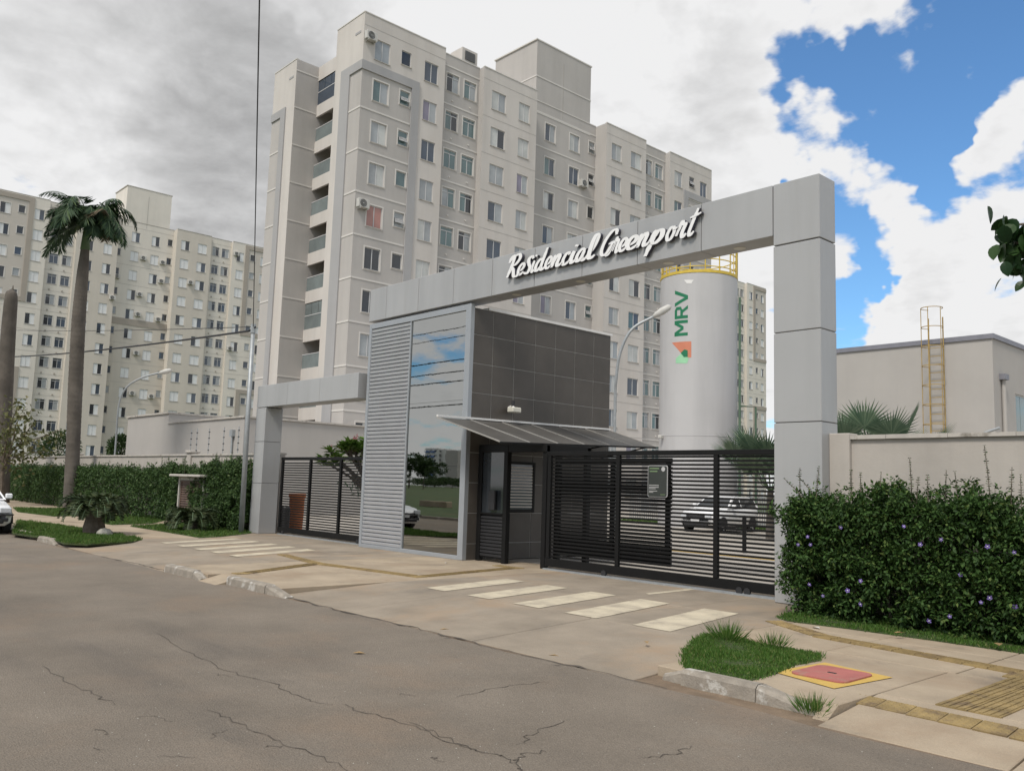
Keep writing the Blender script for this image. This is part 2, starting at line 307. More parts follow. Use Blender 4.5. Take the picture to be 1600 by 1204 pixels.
    def build(s, name, mats, parent=None, smooth=False, kind=None, link=True):
        me = bpy.data.meshes.new(name); me.from_pydata(s.v, [], s.f)
        for x in (mats if isinstance(mats, (list, tuple)) else [mats]): me.materials.append(x)
        if any(s.m): me.polygons.foreach_set('material_index', s.m)
        if smooth: me.polygons.foreach_set('use_smooth', [True]*len(s.f))
        me.update()
        return mk(name, me, parent, kind)
def mk(name, me, parent=None, kind=None):
    o = bpy.data.objects.new(name, me); COL.objects.link(o)
    if parent is not None:
        o.parent = parent
        if parent.type == 'EMPTY': o.matrix_parent_inverse = PINV[parent.name]
    if kind: o['kind'] = kind
    return o
PINV = {}
def thing(name, label, cat, loc=(0, 0, 0), group=None):
    o = bpy.data.objects.new(name, None); COL.objects.link(o); o.location = loc; o.empty_display_size = 0.3
    o['label'] = label; o['category'] = cat
    if group: o['group'] = group
    PINV[o.name] = Matrix.Translation(-Vector(loc)); return o
def tag(o, label, cat, group=None):
    o['label'] = label; o['category'] = cat
    if group: o['group'] = group
    return o
def copy_tree(o, parent=None):
    c = o.copy(); COL.objects.link(c)
    if parent is not None: c.parent = parent
    else: PINV[c.name] = PINV.get(o.name, Matrix())
    for ch in list(o.children): copy_tree(ch, c)
    return c
def struct(o): o['kind'] = 'structure'; return o
def leaves(name, P, Dv, U, ln, wd, mat, parent=None, kind=None, fold=0.25):
    """one diamond-shaped folded leaf of two triangles at each point"""
    P = np.asarray(P, float); n = len(P)
    if n == 0: return None
    Dv = np.asarray(Dv, float); Dv = Dv/np.linalg.norm(Dv, axis=1, keepdims=True)
    S = np.cross(Dv, np.asarray(U, float)); S /= (np.linalg.norm(S, axis=1, keepdims=True)+1e-9); W = np.cross(S, Dv)
    ln = np.broadcast_to(np.asarray(ln, float), (n,))[:, None]; wd = np.broadcast_to(np.asarray(wd, float), (n,))[:, None]
    V = np.stack([P, P+Dv*ln*.45+S*wd*.5+W*wd*fold, P+Dv*ln, P+Dv*ln*.45-S*wd*.5+W*wd*fold], 1).reshape(-1, 3)
    base = (np.arange(n)*4)[:, None]; F = np.concatenate([base+[0, 2, 1], base+[0, 3, 2]], 1).reshape(-1)
    me = bpy.data.meshes.new(name); me.vertices.add(len(V)); me.vertices.foreach_set('co', V.astype(np.float32).ravel())
    me.loops.add(len(F)); me.loops.foreach_set('vertex_index', F.astype(np.int32)); me.polygons.add(2*n)
    me.polygons.foreach_set('loop_start', np.arange(2*n, dtype=np.int32)*3)
    a = me.attributes.new('rnd', 'FLOAT', 'FACE'); a.data.foreach_set('value', np.repeat(RNG.random(n), 2).astype(np.float32))
    me.update(calc_edges=True); me.materials.append(mat)
    return mk(name, me, parent, kind)
def rdir(n, up=0.0):
    d = RNG.normal(size=(n, 3)); d[:, 2] += up; return d/np.linalg.norm(d, axis=1, keepdims=True)
def catmull(pts, k=8):
    pts = [Vector(p) for p in pts]; P = [pts[0]*2-pts[1]]+pts+[pts[-1]*2-pts[-2]]; out = []
    for i in range(1, len(P)-2):
        for j in range(k):
            t = j/k; a, b, c, d = P[i-1], P[i], P[i+1], P[i+2]
            out.append(0.5*((2*b)+(c-a)*t+(2*a-5*b+4*c-d)*t*t+(3*b-a-3*c+d)*t**3))
    out.append(pts[-1]); return out

# ------------------------------------------------------------------ ground, road, pavement
ROAD_Z = -0.10; EDGE = -5.78
struct(MB().quad((-700, -700, -0.16), (700, -700, -0.16), (700, 700, -0.16), (-700, 700, -0.16)).build('ground', M['field']))
def road_sheet():
    b = MB(); xs = np.linspace(-160, 40, 401); rng = random.Random(3)
    e0 = []
    for x in xs: e0.append(EDGE-0.28*max(0, min(1, (-6-x)/8)) + rng.uniform(-.03, .03) + .03*math.sin(x*1.3))
    for i in range(400): b.quad((xs[i], -14.3, ROAD_Z), (xs[i+1], -14.3, ROAD_Z), (xs[i+1], e0[i+1], ROAD_Z), (xs[i], e0[i], ROAD_Z))
    return b
struct(road_sheet().build('road', M['asphalt']))
struct(MB().box(-160, -14.55, -.15, 40, -14.3, 0.02).build('opposite_kerb', M['kerb']))
# soil bed under the pavement (joints show it)
b = MB(); b.quad((-160, -6.35, -.104), (40, -6.35, -.104), (40, -5.6, -.104), (-160, -5.6, -.104)); b.quad((-160, -5.6, -.104), (40, -5.6, -.104), (40, -3.7, -.022), (-160, -3.7, -.022)); b.quad((-160, -3.7, -.022), (40, -3.7, -.022), (40, 1.2, -.022), (-160, 1.2, -.022))
struct(b.build('pavement_bed', M['grime']))
pave = thing('pavement', 'beige concrete pavement of jointed slabs before the gates', 'pavement', (0, 0, 0)); del pave['label'], pave['category']; pave['kind'] = 'structure'
def slab(x0, y0, x1, y1, mat, name='paving_slab', za=0.0, zb=0.0, g=0.008):
    j = random.uniform(-.002, .002); b = MB(); c = .006
    x0 += g; x1 -= g; y0 += g; y1 -= g
    V = [(x0, y0, za-.16), (x1, y0, za-.16), (x1, y1, zb-.16), (x0, y1, zb-.16), (x0, y0, za-c+j), (x1, y0, za-c+j), (x1, y1, zb-c+j), (x0, y1, zb-c+j),
         (x0+c, y0+c, za+j), (x1-c, y0+c, za+j), (x1-c, y1-c, zb+j), (x0+c, y1-c, zb+j)]
    F = [(8, 9, 10, 11)]+[(i, (i+1) % 4, (i+1) % 4+4, i+4) for i in range(4)]+[(i+4, (i+1) % 4+4, (i+1) % 4+8, i+8) for i in range(4)]
    b.add(V, F); return b.build(name, mat, pave)
# right driveway: three rows of large slabs, the last one sloping to the road
for x0, x1 in ((-5.75, -3.45), (-3.45, -1.25), (-1.25, 0.45)):
    slab(x0, -1.72, x1, 1.1, M['drive'], 'drive_slab'); slab(x0, -3.72, x1, -1.72, M['drive'], 'drive_slab')
for x0, x1 in ((-5.75, -3.9), (-3.9, -1.2), (-1.2, 1.15)):
    slab(x0, -5.74, x1, -3.72, M['drive'], 'ramp_slab', -.095, 0)
# middle pad between the two driveways
for x0, x1, yk in ((-9.6, -8.05, -5.87), (-8.05, -7.35, -5.6), (-7.35, -5.75, -5.71)):
    for y0, y1 in ((yk, -3.72), (-3.72, -1.6), (-1.6, 1.1)): slab(x0, y0, x1, y1, M['slab'])
slab(-8.05, -6.04, -7.35, -5.6, M['slab'], 'ramp_slab', -.097, 0)
# left driveway
for x0, x1 in ((-11.6, -9.6), (-13.8, -11.6), (-16.6, -13.8)):
    for y0, y1 in ((-3.9, -1.6), (-1.6, 1.1)): slab(x0, y0, x1, y1, M['drive'], 'drive_slab')
    slab(x0, -6.0, x1, -3.9, M['drive'], 'ramp_slab', -.095, 0)
slab(-19.2, -1.2, -16.6, 1.1, M['drive'], 'drive_slab')
# left footpath
for i in range(24):
    x1 = -16.6-i*1.9; slab(x1-1.9, -3.3, x1, -1.2, M['slab']); slab(x1-1.9, -5.95, x1, -3.3, M['slab'])
    if i > 0: slab(x1-1.9, -1.2, x1, .6, M['slab'])
# right footpath: slabs of about 1.4 m
xs = (0.45, 1.72, 3.05, 4.4, 5.8, 7.2, 8.6)
for i in range(6):
    slab(xs[i], -3.22, xs[i+1], -1.95, M['slab']); slab(xs[i], -1.95, xs[i+1], -.0, M['slab'])
    if i == 0: slab(1.15, -5.4, 1.72, -3.22, M['slab'])
    elif i == 1: slab(1.72, -5.4, 2.98, -3.22, M['slab'])
    else:
        slab(xs[i]-.07, -4.72, xs[i+1]-.07, -3.22, M['slab']); slab(xs[i]-.07, -5.77, xs[i+1]-.07, -4.72, M['slab'], 'ramp_slab', -.098, 0)
slab(2.84, -5.6, 2.98, -5.39, M['slab'], 'ramp_slab', -.095, 0)
# inner yard
struct(MB().quad((-60, 1.1, -.03), (20, 1.1, -.03), (20, 60, -.03), (-60, 60, -.03)).build('yard', M['yardc']))
b = MB(); b.quad((-17, 8.0, -.024), (-4, 8.0, -.024), (-4, 8.35, -.024), (-17, 8.35, -.024)); b.quad((-15, 12, -.024), (-6, 12, -.024), (-6, 12.15, -.024), (-15, 12.15, -.024))
struct(b.build('yard_marking', M['mroofy']))
# painted stripes
def stripe(pts, g):
    o = MB().add([(x, y, .005) for x, y in pts], [(0, 1, 2, 3)]).build('painted_stripe', M['paint']); return struct(o)
for k, (xa, xb) in enumerate(((-4.75, -4.3), (-3.72, -3.25), (-2.7, -2.2), (-1.68, -1.15), (-.52, 0.02))):
    stripe([(xa-.03, -3.7), (xb, -3.7), (xb-.42, -1.6), (xa-.45, -1.6)], 0)
stripe([(-2.55, -.95), (-2.4, -1.05), (-2.45, .25), (-2.6, .3)], 0)
for xa in (-15.25, -14.2, -13.2, -12.3, -11.35): stripe([(xa, -4.0), (xa+.42, -4.0), (xa-.55, -1.6), (xa-.95, -1.6)], 0)
# road cracks and ragged edge
def crack(b, pix, wd=0.0085, z=ROAD_Z+.004, k=6, jit=.035):
    P = [G(x, y, z) for x, y in pix]; Q = []
    for i in range(len(P)-1):
        for j in range(k):
            q = P[i].lerp(P[i+1], j/k); Q.append(Vector((q.x+random.uniform(-jit, jit), q.y+random.uniform(-jit, jit), z)))
    Q.append(P[-1])
    for i in range(len(Q)-1):
        d = (Q[i+1]-Q[i]).normalized(); n = Vector((-d.y, d.x, 0)); a = wd*random.uniform(.5, 1.3)*(0.4 if i in (0, len(Q)-2) else 1); c = wd*random.uniform(.3, 1.3)
        b.quad(Q[i]-n*a/2, Q[i+1]-n*c/2, Q[i+1]+n*c/2, Q[i]+n*a/2)
b = MB()
for pix in ([(250, 988), (300, 1020), (355, 1047), (430, 1068), (470, 1090), (520, 1100)], [(535, 1098), (560, 1108), (640, 1130), (690, 1155), (735, 1170)],
            [(330, 1108), (390, 1135), (450, 1162), (500, 1180), (545, 1204)], [(640, 1128), (690, 1148), (730, 1167), (775, 1177), (805, 1190), (812, 1204)],
            [(885, 1125), (830, 1145), (806, 1162)], [(850, 1172), (815, 1178), (806, 1190)], [(718, 1088), (770, 1073), (860, 1064)], [(1005, 1184), (1050, 1178), (1080, 1164)], [(60, 1040), (130, 1075), (180, 1100)]): crack(b, pix)
for i in range(9): crack(b, [(random.uniform(100, 1300), random.uniform(1060, 1190)) for _ in range(1)]*1+[(0, 0)]*0 if False else (lambda x, y: [(x, y), (x+random.uniform(20, 60), y+random.uniform(-14, 14))])(random.uniform(100, 1250), random.uniform(1050, 1190)), .006)
b.build('road_crack', M['crack'], kind='structure')
b = MB(); Q = []
x = -13.0
while x < 1.7:
    y = EDGE-.28*max(0, min(1, (-6-x)/8))+.02*math.sin(x*2.1)+random.uniform(-.035, .035); Q.append((x, y, random.choice((.005, .008, .012, .02, .045)))); x += .14
for i in range(len(Q)-1):
    a, c = Q[i], Q[i+1]; b.quad((a[0], a[1]-a[2]/2, -.093), (c[0], c[1]-c[2]/2, -.093), (c[0], c[1]+c[2]/2, -.089), (a[0], a[1]+a[2]/2, -.089))
b.build('gutter_crack', M['crack'], kind='structure')
# kerbs
def kerb(label, pieces):
    k = thing('kerb', label, 'kerb', (pieces[0][0], pieces[0][1], ROAD_Z))
    for x0, y, x1, h0, h1 in pieces:
        V = []; n = 7; rg = random.Random(int(x0*100))
        for i in range(n):
            t = i/(n-1); xx = x0+(x1-x0)*t+(.006 if i == 0 else -.006 if i == n-1 else 0); h = h0+(h1-h0)*t; j = rg.uniform(-.008, .008)
            V += [(xx, y+j, ROAD_Z-.03), (xx, y+.012+j, ROAD_Z+h-.03), (xx, y+.045+j, ROAD_Z+h+j*.5), (xx, y+.15, ROAD_Z+h), (xx, y+.15, ROAD_Z-.03)]
        F = [(i*5+a, (i+1)*5+a, (i+1)*5+a+1, i*5+a+1) for i in range(n-1) for a in range(4)]
        F += [(4, 3, 2, 1, 0), tuple((n-1)*5+a for a in range(5))]
        MB().add(V, F).build('kerb_stone', M['kerb'], k)
    return k
kerb('chipped grey kerb in front of the small grass island at right', [(1.28, -5.5, 1.52, .05, .13), (1.52, -5.54, 2.3, .135, .14), (2.3, -5.54, 2.86, .14, .03)])
kerb('left worn kerb block of the middle ramp', [(-9.6, -6.02, -8.35, .14, .14), (-8.35, -6.02, -8.05, .13, .03)])
kerb('right worn kerb block of the middle ramp', [(-7.35, -5.86, -6.0, .14, .14), (-6.0, -5.86, -5.35, .14, .02)])
kerb('short kerb beside the grass with the round cycad', [(-17.9, -6.08, -16.9, .12, .13), (-16.9, -6.08, -16.4, .13, .02)])
kerb('kerb next to the parked white car', [(-26, -5.95, -21.5, .13, .13), (-21.5, -5.97, -19.4, .13, .13), (-19.4, -5.97, -18.9, .13, .03)])
# tactile tiles
def tact_mesh(dots):
    b = MB().box(-.119, -.119, -.02, .119, .119, .006)
    if dots:
        for i in range(5):
            for j in range(5):
                x, y = -.096+i*.048, -.096+j*.048; a = .013
                b.add([(x-a, y-a, .006), (x+a, y-a, .006), (x+a, y+a, .006), (x-a, y+a, .006), (x-.006, y-.006, .013), (x+.006, y-.006, .013), (x+.006, y+.006, .013), (x-.006, y+.006, .013)],
                      [(4, 5, 6, 7), (0, 1, 5, 4), (1, 2, 6, 5), (2, 3, 7, 6), (3, 0, 4, 7)])
    else:
        for j in range(4): y = -.087+j*.058; b.box(-.115, y-.013, .006, .115, y+.013, .013)
    o = b.build('tactile_tile', M['tactile'], pave); me = o.data; bpy.data.objects.remove(o); return me
TD, TB = tact_mesh(True), tact_mesh(False)
def tactile(x, y, bars, rz=0.0, z=0.004, rx=0.0):
    o = mk('tactile_tile', TB if bars else TD, pave); o.location = (x, y, z+random.uniform(-.002, .002)); o.rotation_euler = (rx, 0, rz+random.uniform(-.015, .015)); return o
def run(a, c, bars=True, n=None):
    a = Vector(a); c = Vector(c); d = c-a; n = n or max(1, round(d.length/.25)); rz = math.atan2(d.y, d.x)
    for i in range(n+1): p = a+d*(i/n); tactile(p.x, p.y, bars, rz)
run((.35, -1.85), (1.05, -2.25), False); run((1.3, -2.38), (3.3, -2.62), True)
for dx in (0, .25, .5): tactile(3.5+dx, -2.62, False); tactile(3.5+dx, -2.87, False)
for k in range(7):
    tactile(3.58, -3.12-.25*k, True, math.pi/2); tactile(3.83, -3.12-.25*k, True, math.pi/2)
for k in range(14): tactile(3.0+.25*k, -4.98-.01*k, False, 0, -.022, .1); 
for k in range(10): tactile(4.3+.25*k, -2.66, True)
run((-11.0, -2.9), (-9.1, -3.2), True); tactile(-8.85, -3.2, False); run((-8.6, -3.17), (-6.4, -2.87), True); tactile(-6.15, -2.85, False)
run((-6.18, -2.6), (-6.6, -.3), True); run((-8.85, -3.5), (-8.0, -5.1), True); tactile(-7.9, -5.35, False); tactile(-6.85, -.05, False); tactile(-6.6, -.05, False); tactile(-7.1, -.05, False)
# inspection cover
mh = thing('inspection_cover', 'red rounded inspection cover in a yellow painted square by the kerb', 'manhole cover', (2.38, -4.35, 0))
MB().add([(1.98, -4.72, .006), (2.68, -4.9, .006), (2.78, -3.98, .006), (2.05, -3.86, .006)], [(0, 1, 2, 3)]).build('painted_surround', M['mroofy'], mh)
pl = []
for cx, cy, a0 in ((.18, .22, 0), (-.18, .22, 90), (-.18, -.22, 180), (.18, -.22, 270)):
    for k in range(5): q = math.radians(a0+k*22.5); pl.append((2.38+cx+.09*math.cos(q), -4.36+cy+.09*math.sin(q)))
MB().prism(pl, .007, .02).build('lid', M['mred'], mh)
MB().box(2.34, -4.37, .02, 2.42, -4.34, .024).build('lifting_slot', M['blackpl'], mh)

# ------------------------------------------------------------------ grass
def in_poly(P, poly):
    x, y = P[:, 0], P[:, 1]; r = np.zeros(len(P), bool); n = len(poly)
    for i in range(n):
        (x0, y0), (x1, y1) = poly[i], poly[(i+1) % n]
        c = ((y0 > y) != (y1 > y)) & (x < (x1-x0)*(y-y0)/(y1-y0+1e-12)+x0); r ^= c
    return r
def lawn(poly, count, h, wd, mat, name='grass', z=.007):
    poly = [(p[0], p[1]) for p in poly]
    MB().prism(poly, -.03, z).build('lawn_soil', M['soil'], kind='structure')
    xs_ = [p[0] for p in poly]; ys_ = [p[1] for p in poly]; out = []
    while sum(map(len, out)) < count:
        P = np.stack([RNG.uniform(min(xs_)-.06, max(xs_)+.06, count*2), RNG.uniform(min(ys_)-.06, max(ys_)+.06, count*2)], 1)
        out.append(P[in_poly(P+RNG.normal(0, .025, P.shape), poly)])
    P = np.concatenate(out)[:count]; n = len(P)
    clump = .65+.35*np.sin(P[:, 0]*5.1+1.3*np.sin(P[:, 1]*3.3))*np.sin(P[:, 1]*4.7+P[:, 0])
    D = np.stack([RNG.normal(0, .45, n), RNG.normal(0, .45, n), np.ones(n)], 1); U = rdir(n)
    return leaves(name, np.c_[P, np.full(n, z-.01)], D, U, h*RNG.uniform(.5, 1.25, n)*clump, wd, mat, None, 'stuff')
isl = [G(x, y, .02) for x, y in ((1070, 1040), (1066, 1022), (1078, 1002), (1100, 988), (1135, 988), (1180, 1002), (1225, 1008), (1284, 1020), (1280, 1029), (1240, 1036), (1222, 1046), (1200, 1052), (1158, 1064), (1120, 1056), (1086, 1049))]
lawn(isl, 17000, .06, .010, M['grass'])
lawn([(.1, -1.45), (.35, -1.62), (1.2, -1.5), (2.1, -1.45), (3.2, -1.42), (5, -1.4), (8, -1.4), (8, .2), (-.05, .2), (-.05, -.9)], 38000, .075, .010, M['grass'])
for pix, c in (([(28, 812), (80, 817), (132, 825), (140, 834), (60, 837), (20, 832)], 7000), ([(76, 838), (96, 835), (150, 832), (180, 833), (222, 841.5), (206, 845), (137, 849), (100, 847)], 9000),
               ([(20, 792), (115, 794), (150, 803), (117, 805), (85, 806), (28, 799)], 7000), ([(140, 814), (176, 819), (238, 817), (262, 811), (235, 803), (150, 803)], 7000),
               ([(203, 821), (240, 827), (312, 839), (345, 837.5), (392, 832), (398, 826), (300, 815)], 10000)):
    lawn([G(x, y, .02) for x, y in pix], c, .11, .02, M['grassfar'])
def tuft(x, y, n, h, label, z=0.0, spread=.12):
    P = np.c_[RNG.normal(x, spread*.35, n), RNG.normal(y, spread*.35, n), np.full(n, z)]
    D = np.c_[(P[:, 0]-x)/spread*1.3+RNG.normal(0, .25, n), (P[:, 1]-y)/spread*1.3+RNG.normal(0, .25, n), np.ones(n)]
    o = leaves('grass_tuft', P, D, rdir(n), h*RNG.uniform(.5, 1.2, n), .008, M['grass']); tag(o, label, 'weed', 'grass tufts on the pavement'); return o
p = G(1268, 1112, -.08); tuft(p.x, p.y, 170, .17, 'grass tuft in the gutter at the end of the kerb', -.09, .13)
p = G(1135, 998, .02); tuft(p.x, p.y, 200, .22, 'tall grass tuft at the top left of the small island', .02, .2)
p = G(1208, 1010, .02); tuft(p.x, p.y, 110, .18, 'sparse grass tuft at the right edge of the small island', .02, .16)

# ------------------------------------------------------------------ apartment blocks
def window_kind(w_, h_, surround, kitchen=False):
    """frame mesh in local coords: u along +Y, outward +X, origin lower left of the opening"""
    b = MB(); t = .045; x0, x1 = -.10, -.06
    b.box(x0, 0, 0, x1, w_, t); b.box(x0, 0, h_-t, x1, w_, h_); b.box(x0, 0, t, x1, t, h_-t); b.box(x0, w_-t, t, x1, w_, h_-t)
    if kitchen == 2: pass
    elif not kitchen: b.box(x0, w_/2-.025, t, x1+.01, w_/2+.025, h_-t)
    else:
        b.box(x0, w_/2-.025, t, x1+.01, w_/2+.025, h_*.78); b.box(x0, t, h_*.78, x1+.01, w_-t, h_*.82)
    b.box(-.1, -.05, -.05, .045, w_+.05, 0.0, 2)          # sill
    if surround:
        s = .085
        b.box(0.001, -s, -s, .022, 0, h_+s, 1); b.box(.001, w_, -s, .022, w_+s, h_+s, 1); b.box(.001, 0, h_, .022, w_, h_+s, 1); b.box(.001, 0, -s, .022, w_, -.05, 1)
    return b
def pane_mesh(w_, h_, half, small):
    b = MB(); t = .045
    if small: b.box(-.088, t, t, -.076, w_-t, h_-t); return b
    y0, y1 = (t, w_/2-.025) if half == 0 else (w_/2+.025, w_-t)
    b.box(-.088, y0, t, -.076, y1, h_-t); return b
MC = {}
def cached(key, fn, mats):
    if key not in MC:
        o = fn().build(key[0], mats); MC[key] = o.data; bpy.data.objects.remove(o)
    return MC[key]
def add_window(root, X, y, z, w_, h_, kind, surround, rng, style, rot=0.0, pick=None):
    w_ = round(w_, 2); h_ = round(h_, 2)
    fm = cached(('window', w_, h_, surround, kind), lambda: window_kind(w_, h_, surround, kind == 'k') if kind != 's' else window_kind_small(w_, h_, surround), [M['winfr'], M['trim'], M['cap']])
    o = mk('window', fm, root); o.location = Vector((X, y, z)); o.rotation_euler = (0, 0, rot)
    if kind == 's': cs = [rng.choice(('g_teal', 'g_dark', 'g_curt', 'g_dark') if style == 'grey' else ('g_dark', 'g_dark', 'g_blue', 'g_curt'))]; 
    elif style == 'grey':
        r = rng.random()
        if kind == 'k': cs = rng.choice((('g_teal', 'g_teal'), ('g_dark', 'g_curt'), ('g_teal', 'g_curt'), ('g_curt', 'g_teal'), ('g_teal', 'g_dark')))
        else: cs = rng.choice((('g_curt', 'g_pale'), ('g_pale', 'g_dark'), ('g_dark', 'g_pale'), ('g_blue', 'g_curt'), ('g_lil', 'g_curt'), ('g_pale', 'g_pale'), ('g_blue', 'g_blue'), ('g_teal', 'g_blue'), ('g_curt', 'g_curt'), ('g_pale', 'g_curt')))
    else:
        if kind == 'k': cs = rng.choice((('g_blue', 'g_curt'), ('g_dark', 'g_curt'), ('g_blue', 'g_blue'), ('g_curt', 'g_dark'), ('g_dark', 'g_blue')))
        else: cs = rng.choice((('shut', 'shut'), ('shut', 'shut'), ('shut', 'g_dark'), ('shut', 'g_blue'), ('g_dark', 'shut'), ('shut', 'shut')))
    if pick: cs = pick
    for i, c in enumerate(cs):
        pm = cached(('pane', w_, h_, i, kind == 's', c), lambda: pane_mesh(w_, h_, i, kind == 's'), [M[c]])
        mk('shutter' if c == 'shut' else 'pane', pm, o)
    if kind == 's' and style == 'grey' and rng.random() < .5:   # tilted open sash
        sm = cached(('open_sash', w_, h_), lambda: MB().add([(-.06, .06, h_*.62), (-.06, w_-.06, h_*.62), (.10, w_-.06, h_*.30), (.10, .06, h_*.30)], [(0, 1, 2, 3), (3, 2, 1, 0)]).box(.09, .04, h_*.28, .12, w_-.04, h_*.32), [M['winfr']])
        mk('sash', sm, o)
    return o
def window_kind_small(w_, h_, surround):
    return window_kind(w_, h_, surround, 2)
def wall_grid(b, X, y0, y1, z0, z1, holes, matf, ax=0, depth=.12, mr=0):
    """wall on plane x=X facing +x (ax 0) or on plane y=X facing -y (ax 1: u runs along x); holes are u0,v0,u1,v1; reveals go inwards"""
    def P(u, v, d=0.0): return (X-d, u, v) if ax == 0 else (u, X+d, v)
    us = {y0, y1}; vs_ = {z0, z1}
    for h in holes: us |= {h[0], h[2]}; vs_ |= {h[1], h[3]}
    ex = getattr(matf, 'cuts', ((), ())); us |= {u for u in ex[0] if y0 < u < y1}; vs_ |= {v for v in ex[1] if z0 < v < z1}
    us = sorted(us); vs_ = sorted(vs_)
    hs = [(h[0]-1e-5, h[1]-1e-5, h[2]+1e-5, h[3]+1e-5) for h in holes]
    for i in range(len(us)-1):
        col = [h for h in hs if h[0] <= us[i] and us[i+1] <= h[2]]; um = (us[i]+us[i+1])/2; start = None
        for j in range(len(vs_)-1):
            vm_ = (vs_[j]+vs_[j+1])/2
            if any(h[1] <= vs_[j] and vs_[j+1] <= h[3] for h in col): continue
            q = (P(us[i], vs_[j]), P(us[i+1], vs_[j]), P(us[i+1], vs_[j+1]), P(us[i], vs_[j+1]))
            b.quad(*q, matf(um, vm_))
    for h in holes:
        a = [(h[0], h[1]), (h[2], h[1]), (h[2], h[3]), (h[0], h[3])]
        for k in range(4):
            p, q = a[k], a[(k+1) % 4]; b.quad(P(*p), P(*p, depth), P(*q, depth), P(*q), mr)
        b.quad(P(*a[0], depth), P(*a[1], depth), P(*a[2], depth), P(*a[3], depth), mr)
